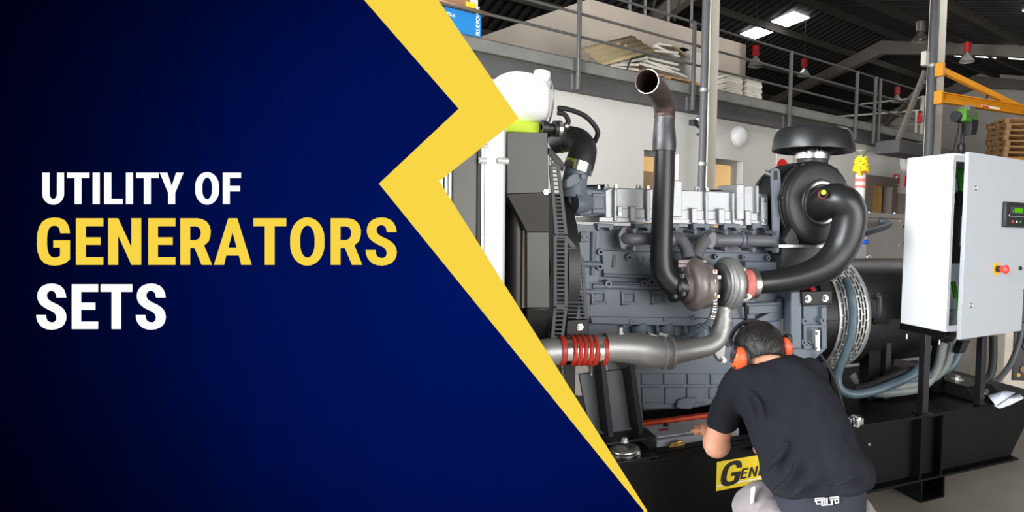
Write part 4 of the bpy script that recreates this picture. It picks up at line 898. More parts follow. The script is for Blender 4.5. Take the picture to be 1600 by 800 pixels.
for x, y in ((869, 205.5), (884, 197)):
    p, r = gtube([(x - 2, y + 1, vt + .1, 5.6), (x + 2, y - 1, vt + .1, 5.6)], 1); MB().tube(p, r, 14).build('hose_clip', 'zinc', rad)

# ------------------------------------------------------------------ alternator
VA = .6; RA = .335
q = P(1361, 499, VA - RA); ZA = q.z; u_b1 = q.x; u_b0 = P(1311.5, 515, VA - RA).x
alt = thing('alternator', 'black round alternator with a slotted silver ventilation band', 'alternator', FG, ((u_b0 + u_b1) / 2 + .3, VA, TOPZ))
u_end = u_b1 + .78
MB().lathe([(1e-4, u_b1), (RA * .985, u_b1), (RA * .985, u_end - .05), (RA * .95, u_end), (1e-4, u_end)], (0, VA, ZA), (1, 0, 0), 72).build('stator_housing', 'black_satin', alt)
u_a = P(1286, 515, VA - RA).x
MB().lathe([(1e-4, u_a), (RA * .93, u_a), (RA * .93, u_a + .02), (RA * .97, u_a + .025), (RA * .985, u_b0), (RA * .93, u_b0), (RA * .93, u_b1), (1e-4, u_b1)], (0, VA, ZA), (1, 0, 0), 72).build('drive_end_ring', 'black_paint', alt)
for k in range(16):
    a = 2 * pi * k / 16; o_ = Vector((u_a + .03, VA + cos(a) * RA * .98, ZA + sin(a) * RA * .98)); MB().bar(o_, o_ + Vector((u_b0 - u_a - .035, 0, 0)), .012, .014, (0, cos(a), sin(a))).build('ring_rib', 'black_paint', alt)
MB().lathe([(.2, u_a - .03), (RA * .93, u_a - .03), (RA * .93, u_a), (.2, u_a)], (0, VA, ZA), (1, 0, 0), 64, close=True).build('adapter_ring', 'primer_red', alt)
# ventilation band: a real sheet with slots left open
b = MB(); rows_n = 19; seg_n = 420; R_ = RA * 1.0; wid = u_b1 - u_b0
edges = [0, .10]; x_ = .10
pat = []
for g_ in range(2):
    for r_ in range(4):
        edges.append(edges[-1] + .044); pat.append(1); edges.append(edges[-1] + .046); pat.append(0)
    if g_ == 0: edges[-1] += .03; 
edges = [e / (edges[-1] + .08) for e in edges]; edges.append(1.0)
pat = [0] + pat + [0]
ring = []
for e in edges:
    ring.append([(u_b0 + wid * e, VA + cos(2 * pi * k / seg_n) * R_, ZA + sin(2 * pi * k / seg_n) * R_) for k in range(seg_n)])
vsb = [p for r_ in ring for p in r_]; fsb = []; ri = 0
for i in range(len(edges) - 1):
    if pat[i]: ri += 1
    for k in range(seg_n):
        per = (k + (ri % 2) * 7) % 14
        if pat[i] and per not in (0, 1): continue
        l = (k + 1) % seg_n; fsb.append((i * seg_n + k, i * seg_n + l, (i + 1) * seg_n + l, (i + 1) * seg_n + k))
b.add(vsb, fsb); band = b.build('ventilation_band', 'band_silver', alt, solid=.006)
c = P(1367, 480, VA - RA); b = MB(); gt(b, [(1365, 465, VA - RA + .0, 4.5), (1371, 462, VA - RA - .03, 4.5), (1374, 470, VA - RA - .035, 4.5), (1372, 498, VA - RA - .03, 4.5), (1366, 503, VA - RA + .01, 4.5)], 4, 10); b.build('lifting_handle', 'black_satin', alt)
for u in (u_b1 + .12, u_end - .1):
    for v in (VA - .22, VA + .22): MB().box((u - .05, v - .04, TOPZ + .007), (u + .05, v + .04, ZA - .2)).build('alternator_foot', 'rail_paint', alt, bevel=.004)

# ------------------------------------------------------------------ control cabinet
VK = -.1
q = P(1483, 378, VK); UK = q.x; zk1 = P(1488, 239, VK).z; zk0 = P(1473.5, 519, VK).z
vk1 = (PU(1416, 245, UK).y + PU(1408, 512, UK).y) / 2; WK = .62
cab = thing('control_cabinet', 'white steel control cabinet with its door ajar above the alternator', 'control cabinet', FG, (UK + WK / 2, VK + .15, TOPZ))
t_ = .012
MB().box((UK, VK, zk0), (UK + t_, vk1, zk1)).build('side_panel', 'cabinet_shell_lit', cab, bevel=.004)
MB().box((UK + WK - t_, VK, zk0), (UK + WK, vk1, zk1)).build('side_panel', 'cabinet_shell_lit', cab, bevel=.004)
MB().box((UK + t_, VK, zk1 - t_), (UK + WK - t_, vk1, zk1)).build('top_panel', 'cabinet_shell_lit', cab)
MB().box((UK + t_, VK + .0, zk0), (UK + WK - t_, vk1, zk0 + t_)).build('bottom_panel', 'cabinet_shell_lit', cab)
MB().box((UK + t_, vk1 - t_, zk0 + t_), (UK + WK - t_, vk1, zk1 - t_)).build('back_panel', 'cabinet_shell_lit', cab)
b = MB().box((UK + t_, VK + .004, zk0 + t_), (UK + .03, VK + .012, zk1 - t_)); b.box((UK + .03, VK + .004, zk1 - .04), (UK + WK - t_, VK + .012, zk1 - t_)); b.box((UK + .03, VK + .004, zk0 + t_), (UK + WK - t_, VK + .012, zk0 + .03)); b.build('door_seal_frame', 'cabinet_shell_lit', cab)
# door: hinged on the far side, swung open a little
vd_ = VK - .085; fe = P(1507, 385, vd_); hing = Vector((UK + WK, VK - .004, 0)); dd = Vector((fe.x, vd_, 0)) - hing; 
zd1, zd0 = P(1513.5, 237, vd_).z, P(1500.5, 531, vd_).z
nrm = Vector((dd.y, -dd.x, 0)).normalized()
if nrm.y > 0: nrm = -nrm
bp_ = [hing, hing + dd, hing + dd - nrm * .022, hing - nrm * .022]
door = MB().prism([Vector((p.x, p.y, zd0)) for p in bp_], (0, 0, zd1 - zd0)).build('door', 'cabinet_door_shaded', cab, bevel=.003)
dx = -dd.normalized()
def D(px, py):
    """point on the door's outer face"""
    nw = FG.x * nrm.x + FG.y * nrm.y; hw = FG.w((hing.x, hing.y, 0))
    return FG.l(hit(px, py, nw, hw, 0)[0])
for y in (294, 477):
    b = MB().lathe([(.004, .004), (.010, .006), (.013, .003), (.013, 0)], D(1524 if y < 400 else 1517, y), nrm, 20); b.lathe([(1e-4, .002), (.004, .002)], D(1524 if y < 400 else 1517, y), nrm, 12); b.build('door_lock', 'zinc', cab)
c = D(1557, 420)
MB().lathe([(1e-4, .003), (.036, .003), (.036, 0)], c, nrm, 32).build('warning_disc', 'yellow_plate', cab)
MB().lathe([(1e-4, .025), (.017, .025), (.017, .003)], c, nrm, 24).build('button_collar', 'black_plastic', cab)
MB().lathe([(1e-4, .062), (.018, .061), (.024, .056), (.025, .05), (.02, .04), (.014, .02)], c, nrm, 28).build('emergency_stop', 'red_button', cab)
MB().lathe([(1e-4, .012), (.008, .012), (.012, .006), (.012, 0)], D(1593, 419), nrm, 20).build('key_switch', 'black_plastic', cab)
# controller
ce = D(1585, 336); up = Vector((0, 0, 1))
def dbox(cx_, cz_, w_, h_, d0, d1, name, m, bev=0):
    o_ = Vector((ce.x, ce.y, ce.z)) + dx * cx_ + up * cz_; pts = [o_ - dx * w_ / 2 - up * h_ / 2, o_ + dx * w_ / 2 - up * h_ / 2, o_ + dx * w_ / 2 + up * h_ / 2, o_ - dx * w_ / 2 + up * h_ / 2]
    return MB().prism([p + nrm * d0 for p in pts], nrm * (d1 - d0)).build(name, m, cab, bevel=bev)
cw = (D(1602, 340) - D(1565.5, 340)).length + .012; chh = D(1568, 315).z - D(1568, 355).z
dbox(0, 0, cw, chh, 0, .02, 'controller', 'black_plastic', .005)
dbox(0, -.0, cw * .84, chh * .86, .02, .0212, 'controller_face', 'ink_black')
dbox(-cw * .02, chh * .18, cw * .62, chh * .28, .0212, .0217, 'screen_bezel', 'guard_steel')
dbox(-cw * .0, chh * .18, cw * .32, chh * .18, .0217, .0223, 'screen', 'lcd_green')
dbox(0, -chh * .06, cw * .66, chh * .015, .0212, .0216, 'panel_line', 'battery_grey')
for k, m in enumerate(('red_button', 'ink_white', 'green_cable')):
    o_ = Vector(ce) + dx * (-cw * .22 + k * cw * .165) - up * chh * .27; MB().lathe([(1e-4, .0235), (.006, .0235), (.007, .021)], o_, nrm, 16).build('push_button', m, cab)
o_ = Vector(ce) - dx * cw * .36 + up * (-chh * .03); MB().lathe([(1e-4, .0222), (.004, .0222), (.004, .0212)], o_, nrm, 12).build('indicator', 'ink_white', cab)
o_ = Vector(ce) - dx * cw * .22 + up * (chh * .14); MB().lathe([(1e-4, .0235), (.005, .0235), (.005, .0217)], o_, nrm, 12).build('indicator', 'green_cable', cab)
# inside: breaker, cables, bag
vi = VK + .09
MB().box((UK + .05, vi, P(1500, 412, vi).z), (UK + .25, vi + .12, P(1500, 318, vi).z)).build('circuit_breaker', 'guard_steel', cab, bevel=.004)
MB().box((P(1503, 360, vi - .01).x, vi - .012, P(1503, 385, vi).z), (P(1508, 360, vi).x, vi, P(1503, 338, vi).z)).build('breaker_label', 'battery_print', cab)
MB().box((UK + .04, vi - .02, P(1500, 262, vi).z), (UK + .5, vi + .1, P(1500, 256, vi).z)).build('cable_rail', 'aluminium_frame', cab)
for k, dxp in enumerate((0, 6, 13)):
    b = MB(); gt(b, [(1486 + dxp, 258, vi + .03, 5), (1494 + dxp, 264, vi + .01, 5), (1500 + dxp, 280, vi, 5), (1503 + dxp, 300, vi, 5)], 5, 12); b.build('phase_cable', 'green_cable', cab)
    b = MB(); gt(b, [(1497 + dxp, 300, vi, 5.5), (1499 + dxp, 318, vi, 5.5)], 2, 12); b.build('cable_boot', 'black_rubber', cab)
b = MB(); gt(b, [(1489, 440, vi, 4), (1493, 462, vi - .02, 4), (1497, 485, vi - .03, 4)], 4, 10); b.build('phase_cable', 'green_cable', cab)
b = MB(); gp(b, [(1483, 488), (1490, 484), (1500, 483), (1501, 519), (1481, 520)], vi - .05, .03); b.build('plastic_bag', 'bag_film', cab, bevel=.006)
b = MB(); gp(b, [(1487, 470), (1499, 462), (1503, 486), (1487, 488)], vi - .03, .004); b.build('folded_sheet', 'paper', cab)
# stand: dark frame under the cabinet, legs to the deck
MB().box((UK - .004, VK - .002, zk0 - .035), (UK + .04, vk1, zk0)).build('stand_rail', 'rail_paint', cab, bevel=.002)
MB().box((UK + WK - .05, VK - .002, zk0 - .035), (UK + WK, vk1, zk0)).build('stand_rail', 'rail_paint', cab, bevel=.002)
lt, lb = P(1449, 530, .09), PZ(1441, 651, TOPZ + .006)
vl = .03; ul = P(1443, 600, vl).x
MB().box((ul - .022, vl - .02, TOPZ + .007), (ul + .022, vl + .02, zk0 - .03)).build('stand_leg', 'black_paint', cab, bevel=.002)
MB().box((ul - .04, vl - .035, TOPZ + .0065), (ul + .045, vl + .035, TOPZ + .012)).build('leg_foot', 'black_paint', cab)
for du, dv in ((.46, 0), (.02, .3), (.46, .3)):
    MB().box((ul + du - .02, vl + dv - .02, TOPZ + .007), (ul + du + .02, vl + dv + .02, zk0 - .03)).build('stand_leg', 'black_paint', cab, bevel=.002)
MB().box((UK + .04, VK + .05, zk0 - .035), (UK + WK - .05, VK + .09, zk0 - .003)).build('stand_rail', 'rail_paint', cab)
solid([(1505, 534, .16), (1517, 532, .16), (1508, 551, .16), (1498, 553, .16)], .05, 'stand_gusset', 'black_paint', cab)
for x, y in ((1417, 522), (1468, 531)):
    b = MB(); c = P(x, y, VK + .1); b.cyl(c, Vector(c) + Vector((0, 0, -.025)), .004, 8); b.build('stand_screw', 'zinc', cab)

# ------------------------------------------------------------------ loose cables and hoses
def cable(pts, name, m, lab, k=7, n=12, cat='cable'):
    p, r = gtube(pts, k); zmin = min(q[2] for q in p); return tag(MB().tube(p, r, n).build(name, m, None, FG, (p[0][0], p[0][1], zmin)), lab, cat)
va = VA - RA - .04
cable([(1322, 436, va + .07, 6.5), (1330, 462, va + .01, 7), (1333, 492, va, 7), (1330, 525, va, 7), (1318, 560, va + .02, 7), (1309, 585, va + .04, 7), (1312, 606, va + .03, 7), (1332, 616, va, 7), (1365, 611, va - .02, 7), (1400, 598, va - .03, 7), (1428, 584, va - .03, 7), (1443, 565, va - .02, 7), (1449, 540, va, 7)], 'cable_conduit', 'grey_hose', 'blue-grey ribbed conduit looping down over the silver ventilation band')
cable([(1335, 608, va + .12, 7), (1360, 603, va + .08, 7), (1390, 590, va + .04, 6.5), (1412, 581, va + .02, 6.5), (1435, 578, va + .02, 6.5)], 'cable_conduit', 'black_rubber', 'black hose strapped along the upper side of the looping conduit')
for i, (dx_, dy, m, lab) in enumerate(((0, 0, 'pale_hose', 'palest grey conduit, lowest of the bundle under the alternator'), (14, -4, 'pale_hose', 'pale grey conduit second from below in the bundle under the alternator'), (30, -8, 'grey_hose', 'blue-grey conduit on the inside of the bundle under the alternator'))):
    cable([(1333 + dx_, 585 + dy, va + .25, 7), (1345 + dx_, 600 + dy, va + .2, 7.5), (1368 + dx_, 613 + dy * .6, va + .1, 7.5), (1400 + dx_ * .6, 612 - i * 9, va + .05, 7.5), (1440 + dx_ * .5, 604 - i * 9, va + .04, 7.5), (1463 + i * 12, 578 - i * 4, va + .03, 7.5), (1474 + i * 14, 535, va + .02, 7.5)], 'cable_conduit', m, lab)
cable([(1470, 590, va + .1, 6), (1500, 600, va + .1, 6), (1535, 596, va + .12, 6), (1550, 578, va + .12, 6), (1552, 525, va + .12, 6)], 'cable_conduit', 'black_rubber', 'thick black hose hanging from the cabinet door side')
cable([(1462, 604, va + .16, 4.5), (1500, 609, va + .16, 4.5), (1545, 602, va + .18, 4.5), (1575, 575, va + .2, 4.5), (1592, 535, va + .2, 4.5), (1597, 505, va + .2, 4.5)], 'cable_conduit', 'dark_grey_hose', 'thin dark hose swinging widest to the right under the cabinet')
cable([(1281, 553, VB - .13, 2.6), (1292, 570, VB - .16, 2.6), (1304, 592, VB - .2, 2.6), (1314, 625, VB - .22, 2.6), (1322, 655, VB - .2, 2.4)], 'earth_cable', 'black_rubber', 'thin black earth cable running from the bell housing to the deck')
# cable peeking out behind the intake elbow
ve = 1.3; he = P(1372, 345, ve)
hp_ = catmull([(u_b1 + .12, VA + .1, ZA + RA * .93), (u_b1 + .14, VA + .16, ZA + RA + .08), (he.x - .02, ve - .12, he.z - .04), (he.x + .03, ve - .005, he.z)], 8)
tag(MB().tube(hp_, .024, 12).build('cable_conduit', 'dark_grey_hose', None, FG, hp_[0]), 'dark hose running from the alternator top to the grey enclosure', 'cable')

# ------------------------------------------------------------------ loose things on the set
bt = thing('starter_battery', 'grey starter battery lying in the open frame beside the kneeling man', 'battery', FG, (.1, .2, TOPZ - .23))
zb_ = TOPZ + .03
a = PZ(1026, 706, zb_); v0 = .13; u0 = P(1026, 705, v0).x; u1 = P(1155, 690, v0).x
MB().box((u0, v0, TOPZ - .229), (u1, v0 + .2, zb_)).build('case', 'battery_grey', bt, bevel=.006)
MB().box((u0 + .02, v0 + .03, zb_), (u1 - .02, v0 + .19, zb_ + .004)).build('top_label', 'battery_print', bt)
MB().box((u0 - .01, v0 + .2, zb_ + .0), (u1, v0 + .235, zb_ + .02)).build('holding_strip', 'orange_strip', bt, bevel=.004)
textmesh('PRE', .07, 'ink_white', bt, (u0 + .27, v0 + .1, zb_ + .0045), (1, 0, 0), (0, 1, 0))
MB().box((u0 + .06, v0 + .1, zb_ + .004), (u0 + .11, v0 + .125, zb_ + .005)).build('red_mark', 'sign_red', bt)
for du in (.12, .42): MB().lathe([(1e-4, .014), (.011, .014), (.012, .004), (.016, .003), (.016, 0)], (u0 + du, v0 + .16, zb_ + .003), (0, 0, 1), 16).build('terminal', 'black_plastic', bt)
b = MB().box((u0 + .05, v0 - .03, zb_ - .04), (u0 + .13, v0 - .008, zb_ - .02)); b.cyl((u0 + .06, v0 - .02, zb_ - .02), (u0 + .12, v0 - .02, zb_ - .012), .009, 8); tag(b.build('brass_clamp', 'brass', None, FG, bevel=.003), 'brass cable clamp on the near edge of the battery', 'clamp')
# paper sheets on the deck
for i, (pts, lab) in enumerate((([(1543, 618), (1572, 610), (1586, 614), (1556, 633)], 'folded white paper sheet, upper of the two on the black deck'), ([(1553, 634), (1566, 622), (1594, 616), (1600, 622), (1580, 632), (1562, 638)], 'crumpled white paper sheet, lower of the two on the black deck'))):
    z_ = TOPZ + .03 - i * .012; q = [PZ(x, y, z_ + (.012 if k % 2 else 0)) for k, (x, y) in enumerate(pts)]
    b = MB(); n = len(q); cc = sum(q, Vector()) / n + Vector((0, 0, .014)); b.add([cc] + q, [(0, 1 + k, 1 + (k + 1) % n) for k in range(n)])
    tag(b.build('paper_sheet', 'paper', None, FG, solid=.003, angle=5), lab, 'paper', 'papers on the deck')
q0 = PZ(1560, 634, TOPZ + .006)
# ================================================================== THINGS IN THE HALL
def mezz_box(px0, px1, pyt, pyb, n, dep, name, m, lab, cat='box', bev=.004, pts=None):
    a, c = WP(px0, (pyt + pyb) / 2, n), WP(px1, (pyt + pyb) / 2, n); zt_, zb_2 = WP((px0 + px1) / 2, pyt, n).z, WP((px0 + px1) / 2, pyb, n).z
    return a.x, c.x, zb_2, zt_
# blue carton standing on the mezzanine edge
x1 = WP(752.5, 40, 5.87).x; x0 = x1 - .62; zb2 = ZT + .002; zt2 = WP(752, 23.5, 5.87).z
bc = thing('blue_carton', 'bright blue printed carton on the mezzanine edge', 'carton', FW, ((x0 + x1) / 2, 6.02, ZT))
MB().box((x0, 5.87, zb2), (x1, 6.2, zt2)).build('carton_body', 'carton_blue', bc, bevel=.004)
textmesh('BLUE POWER', .052, 'ink_white', bc, (x1 - .02, 5.868, zb2 + .015), (0, 0, 1), (-1, 0, 0), space=.86)
textmesh('MultiPlus', .05, 'ink_white', bc, (x1 - .44, 5.868, zt2 - .08), (1, 0, 0), (0, 0, 1))
b = MB().add([(x0 - .1, 5.8, zt2 + .03), (x1 + .04, 5.78, zt2 + .008), (x1 + .05, 6.1, zt2 + .008), (x0 - .1, 6.1, zt2 + .03)], [(0, 1, 2, 3)]); b.build('open_flap', 'cardboard', bc, solid=.008)
xb = WP(746, 10, 5.95).x
cb = thing('brown_carton', 'brown cardboard carton stacked on the blue carton', 'carton', FW, (xb - .3, 6.05, zt2 + .03))
MB().box((xb - .5, 5.93, zt2 + .036), (xb - .08, 6.2, zt2 + .3)).build('carton_body', 'cardboard', cb, bevel=.004)
MB().box((xb - .08, 5.93, zt2 + .036), (xb, 6.2, zt2 + .3)).build('white_end', 'carton_white', cb, bevel=.004)
q = WP(736, 9, 5.925); MB().box((q.x - .05, 5.927, q.z - .035), (q.x + .04, 5.93, q.z + .03)).build('yellow_label', 'sticker_yellow', cb)
tag(MB().box((x1 - .02, 5.87, ZT + .001), (x1 + .28, 6.1, ZT + .012)).build('cardboard_sheet', 'cardboard', None, FW), 'thin cardboard sheet lying beside the blue carton', 'cardboard')

# pallet with leftover panels on the mezzanine
def board(p0, p1, n0, wid, th, name, m, lab, cat, grp, tilt=0.0, corr=False):
    """panel whose near long edge runs between two pixels; it reaches wid further in"""
    a, c = WP(p0[0], p0[1], n0), WP(p1[0], p1[1], n0); up_ = Vector((0, wid, tilt))
    if corr:
        rows = [[], []]; N_ = 36
        for k in range(N_ + 1):
            f = k / N_; q = Vector(a).lerp(c, f)
            for i in range(2): rows[i].append(q)
        rows = []
        for j in range(17):
            f = j / 16; dz = .014 * (1 if j % 4 in (1, 2) else 0); rows.append([Vector(a) + up_ * f + Vector((0, 0, dz)), Vector(c) + up_ * f + Vector((0, 0, dz))])
        o = MB().grid(rows).build(name, m, None, FW, solid=th, angle=10)
    else: o = MB().taper([a, c, Vector(c) + Vector((0, 0, th)), Vector(a) + Vector((0, 0, th))], [Vector(q) + up_ for q in (a, c, Vector(c) + Vector((0, 0, th)), Vector(a) + Vector((0, 0, th)))]).build(name, m, None, FW, bevel=.003)
    return tag(o, lab, cat, grp)
def pallet(frame, x, y, z, rot, lab, grp, L=1.0, D_=.8, H_=.14):
    t = thing('wooden_pallet', lab, 'pallet', frame, (x, y, z), grp)
    for k in range(5): MB().box((x - L / 2, y - D_ / 2 + k * (D_ - .1) / 4, z + H_ - .02), (x + L / 2, y - D_ / 2 + .1 + k * (D_ - .1) / 4, z + H_)).build('deck_board', 'pallet_wood', t)
    for k in range(3):
        xx = x - L / 2 + k * (L - .1) / 2
        MB().box((xx, y - D_ / 2, z + H_ - .04), (xx + .1, y + D_ / 2, z + H_ - .02)).build('stringer_board', 'pallet_wood', t)
        for j in range(3): yy = y - D_ / 2 + j * (D_ - .12) / 2; MB().box((xx, yy, z + .02), (xx + .1, yy + .12, z + H_ - .04)).build('block', 'pallet_wood', t)
    for j in range(3): yy = y - D_ / 2 + j * (D_ - .1) / 2; MB().box((x - L / 2, yy, z), (x + L / 2, yy + .1, z + .02)).build('bottom_board', 'pallet_wood', t)
    return t
xp = WP(1046, 118, 6.1); pallet(FW, xp.x, 6.5, ZT + .001, 0, 'brown wooden pallet under the leftover panels on the mezzanine', None, 1.05, .75, .12)
zp = ZT + .122
tag_ = 'leftover panels on the mezzanine'
for i, (p0, p1, n0, w_, th, m, lab) in enumerate((
    ((952, 106), (998, 111), 6.08, .3, .03, 'sheet_white', 'white panel lying flat at the left end of the panel pile'),
    ((955, 103), (999, 103), 6.1, .3, .03, 'sheet_white', 'white panel second from below at the left end of the panel pile'),
    ((968, 101), (1012, 92), 6.12, .4, .03, 'sheet_white', 'white panel sloping up over the left end of the pile'),
    ((1000, 101), (1068, 119), 6.14, .5, .03, 'sheet_white', 'lowest long white panel on the brown pallet'),
    ((1004, 96), (1062, 111), 6.16, .5, .03, 'sheet_white', 'second long white panel on the brown pallet'),
    ((1008, 91), (1060, 103), 6.18, .5, .03, 'sheet_white', 'third long white panel on the brown pallet'),
    ((1014, 86), (1052, 95), 6.2, .5, .03, 'sheet_white', 'short white panel near the top of the pile'),
    ((1020, 81), (1060, 84), 6.22, .4, .03, 'sheet_white', 'white panel tipped up below the tan sheet'),
    ((1026, 74), (1062, 90), 6.24, .4, .03, 'sheet_white', 'white panel sliding down to the right of the tan sheet'),
    ((1010, 96), (1074, 122), 6.12, .4, .025, 'sheet_white', 'long white panel on the near edge of the brown pallet'),
    ((1030, 70), (1064, 75), 6.26, .4, .025, 'sheet_white', 'topmost white panel of the pile'))):
    board(p0, p1, n0, w_, th, 'leftover_panel', m, lab, 'panel', tag_)
a_ = [(943, 97), (1026, 74)]
board((941, 103), (1023, 80), 6.06, .5, .008, 'corrugated_sheet', 'sheet_tan', 'tan corrugated sheet lying sloped over the white panels', 'sheet', None, .3, True)
board((1054, 73), (1079, 92), 6.2, .25, .02, 'bent_sheet', 'sheet_tan', 'small tan sheet at the right end of the panel pile', 'sheet', None, .1)
b = MB(); b.tube(catmull([WP(988, 90, 6.06), WP(983, 98, 6.04), WP(980, 110, 6.05)], 4), .012, 6); tag(b.build('black_strap', 'black_rubber', None, FW), 'black strap hanging over the white panels', 'strap')
q = WP(973, 72, 6.3); b = MB().box((q.x - .06, 6.3, q.z - .03), (q.x + .06, 6.4, q.z - .01)); b.box((q.x - .06, 6.3, q.z - .01), (q.x - .045, 6.4, q.z + .03)); b.box((q.x + .045, 6.3, q.z - .01), (q.x + .06, 6.4, q.z + .03)); tag(b.build('wooden_tray', 'sheet_tan', None, FW), 'tiny wooden tray behind the tan corrugated sheet', 'tray')
# shrink-wrapped block, black lid
x0, x1_ = WP(1078, 110, 6.4).x, WP(1129, 110, 6.4).x; z1 = WP(1100, 84, 6.4).z
b = MB(); rng = random.Random(3); rows = []
for k in range(9):
    f = k / 8; rr = []
    for j in range(25):
        a = 2 * pi * j / 24; ex = (abs(cos(a)) ** 6 + abs(sin(a)) ** 6) ** (-1 / 6); jx = 1 + rng.uniform(-.03, .03) if j < 24 else 1
        if j == 24: rr.append(rr[0]); continue
        rr.append(Vector(((x0 + x1_) / 2 + (x1_ - x0) / 2 * ex * cos(a) * jx, 6.62 + .2 * ex * sin(a) * jx, ZT + .004 + (z1 - ZT) * f)))
    rows.append(rr)
b.grid(rows); b.add(rows[-1][:24], [tuple(range(24))]); tag(b.build('wrapped_bale', 'plastic_wrap', None, FW, angle=20), 'plastic-wrapped white bale behind the beige column', 'bale')
q = WP(1081, 81, 6.3); tag(MB().lathe([(1e-4, .03), (.09, .028), (.13, .012), (.135, 0)], (q.x, 6.55, z1 + .005), (0, 0, 1), 24).build('black_bowl', 'black_plastic', None, FW), 'black upturned bowl on the wrapped bale', 'bowl')
# two bundles of white hollow profiles
for i, (p0, p1, nr) in enumerate((((1135, 127), (1159, 150), 7), ((1167, 133), (1190, 155), 7))):
    n0 = 5.95; a, c = WP(p0[0], 140, n0), WP(p1[0], 148, n0); zb3 = ZT + .002; zt3 = zb3 + .26
    t = thing('profile_bundle', ('left' if i == 0 else 'right') + ' one of two bundles of white hollow profiles on the mezzanine', 'profiles', FW, ((a.x + c.x) / 2, n0 + .2, ZT), 'bundles of white profiles')
    W_ = c.x - a.x; nx = 6; pr = None
    for r_ in range(nr):
        for k in range(nx):
            x = a.x + W_ * k / nx + (r_ % 2) * .012; z = zb3 + (zt3 - zb3) * r_ / nr; w2, h2, g_ = W_ / nx * .94, (zt3 - zb3) / nr * .94, .008
            b = MB().box((x, n0, z), (x + g_, n0 + .5, z + h2)); b.box((x + w2 - g_, n0, z), (x + w2, n0 + .5, z + h2)); b.box((x, n0, z), (x + w2, n0 + .5, z + g_)); b.box((x, n0, z + h2 - g_), (x + w2, n0 + .5, z + h2)); b.build('hollow_profile', 'profile_white', t)
# slats leaning beside the first bundle
for i, (p0, p1) in enumerate((((1124, 137), (1134, 121)), ((1156, 150), (1164, 127)))):
    a, c = WP(p0[0], p0[1], 6.0), WP(p1[0], p1[1], 6.3); tag(MB().bar((a.x, 6.0, ZT + .004), c, .09, .03).build('loose_slat', 'sheet_white', None, FW), ('pale slat leaning left of' if i == 0 else 'pale slat leaning between') + ' the white profile bundles', 'slat')

# ---- pendant lamps
def pendant(px, pyt, Y, red, lab, big=1.0):
    p = Q(px, pyt, Y); f = FW.l(p); zr_ = roof_z(f.y) - .02
    t = thing('pendant_lamp', lab, 'lamp', FW, (f.x, f.y, f.z - .42), 'high-bay pendant lamps')
    h = .2 * big
    MB().cyl((f.x, f.y, f.z), (f.x, f.y, zr_), .006, 6).build('cord', 'black_rubber', t)
    if red: MB().lathe([(1e-4, 0), (.05 * big, 0), (.075 * big, -.01), (.075 * big, -h), (.04 * big, -h)], f, (0, 0, 1), 8, ).build('gear_housing', 'lamp_red', t)
    else: MB().lathe([(1e-4, 0), (.06 * big, 0), (.075 * big, -.012), (.075 * big, -h * .8), (.05 * big, -h * .85)], f, (0, 0, 1), 20).build('gear_housing', 'lamp_metal', t)
    s0 = -h if red else -h * .8
    MB().lathe([(.03 * big, s0), (.05 * big, s0 - .03), (.08 * big, s0 - .07), (.13 * big, s0 - .14), (.15 * big, s0 - .19), (.145 * big, s0 - .195), (.12 * big, s0 - .14), (.07 * big, s0 - .07)], f, (0, 0, 1), 24).build('reflector', 'lamp_glass' if red else 'lamp_metal', t)
    MB().ball((f.x, f.y, f.z + s0 - .09), (.045 * big, .045 * big, .07 * big), 12, 8).build('bulb', 'opal_glass', t)
pendant(1181, 71.5, 12.0, True, 'red pendant lamp nearest the beige column and below the skylights')
pendant(1257, 92, 14.5, True, 'small red pendant lamp behind the mezzanine railing, left of the ridge rafter')
pendant(1402, 136, 16.5, True, 'smallest and farthest red pendant lamp, behind the diagonal braces')
pendant(1512, 66, 12.6, True, 'red pendant lamp above the yellow jib crane')
pendant(1439.5, 33, 12.4, False, 'silver bell-shaped pendant lamp beside the crane column', 1.25)

# ---- wall fixtures on the wall under the mezzanine
def wall_round(px, py, r_, lab):
    c = WP(px, py, NW); t = thing('wall_lamp', lab, 'lamp', FW, (c.x, NW, c.z - r_), 'round wall lamps')
    MB().lathe([(r_ * 1.0, 0), (r_ * 1.0, -.03), (r_ * .92, -.03), (r_ * .92, 0)], (c.x, NW, c.z), (0, 1, 0), 32, close=True).build('rim', 'opal_glass', t)
    MB().lathe([(r_ * .93, -.03), (r_ * .85, -.06), (r_ * .6, -.085), (r_ * .3, -.095), (1e-4, -.098)], (c.x, NW, c.z), (0, 1, 0), 32).build('diffuser', 'opal_glass', t)
wall_round(1154, 213, .145, 'white round wall lamp right of the beige column')
wall_round(1415, 253, .19, 'white round wall lamp half hidden by the control cabinet')
c = WP(1083, 190, 6.0)
t = thing('flood_lamp', 'small floodlight on a bent arm beside the grey drain pipe', 'lamp', FW, (c.x, 6.05, c.z - .1))
MB().tube(catmull([(c.x - .06, 5.9, c.z - .06), (c.x + .03, 5.88, c.z - .1), (c.x + .14, 5.9, c.z - .14), (c.x + .15, 6.085, c.z - .14)], 4), .014, 8).build('arm', 'black_plastic', t)
MB().lathe([(1e-4, -.06), (.05, -.05), (.062, 0), (.066, .05), (.05, .055), (1e-4, .05)], (c.x + .02, 5.92, c.z), (-.6, -.7, -.2), 20).build('lamp_head', 'guard_steel', t)
MB().lathe([(1e-4, .057), (.045, .056)], (c.x + .02, 5.92, c.z), (-.6, -.7, -.2), 20).build('lens', 'opal_glass', t)
MB().box((c.x - .12, 5.86, c.z - .07), (c.x - .04, 5.95, c.z + .0)).build('sensor', 'black_plastic', t, bevel=.006)
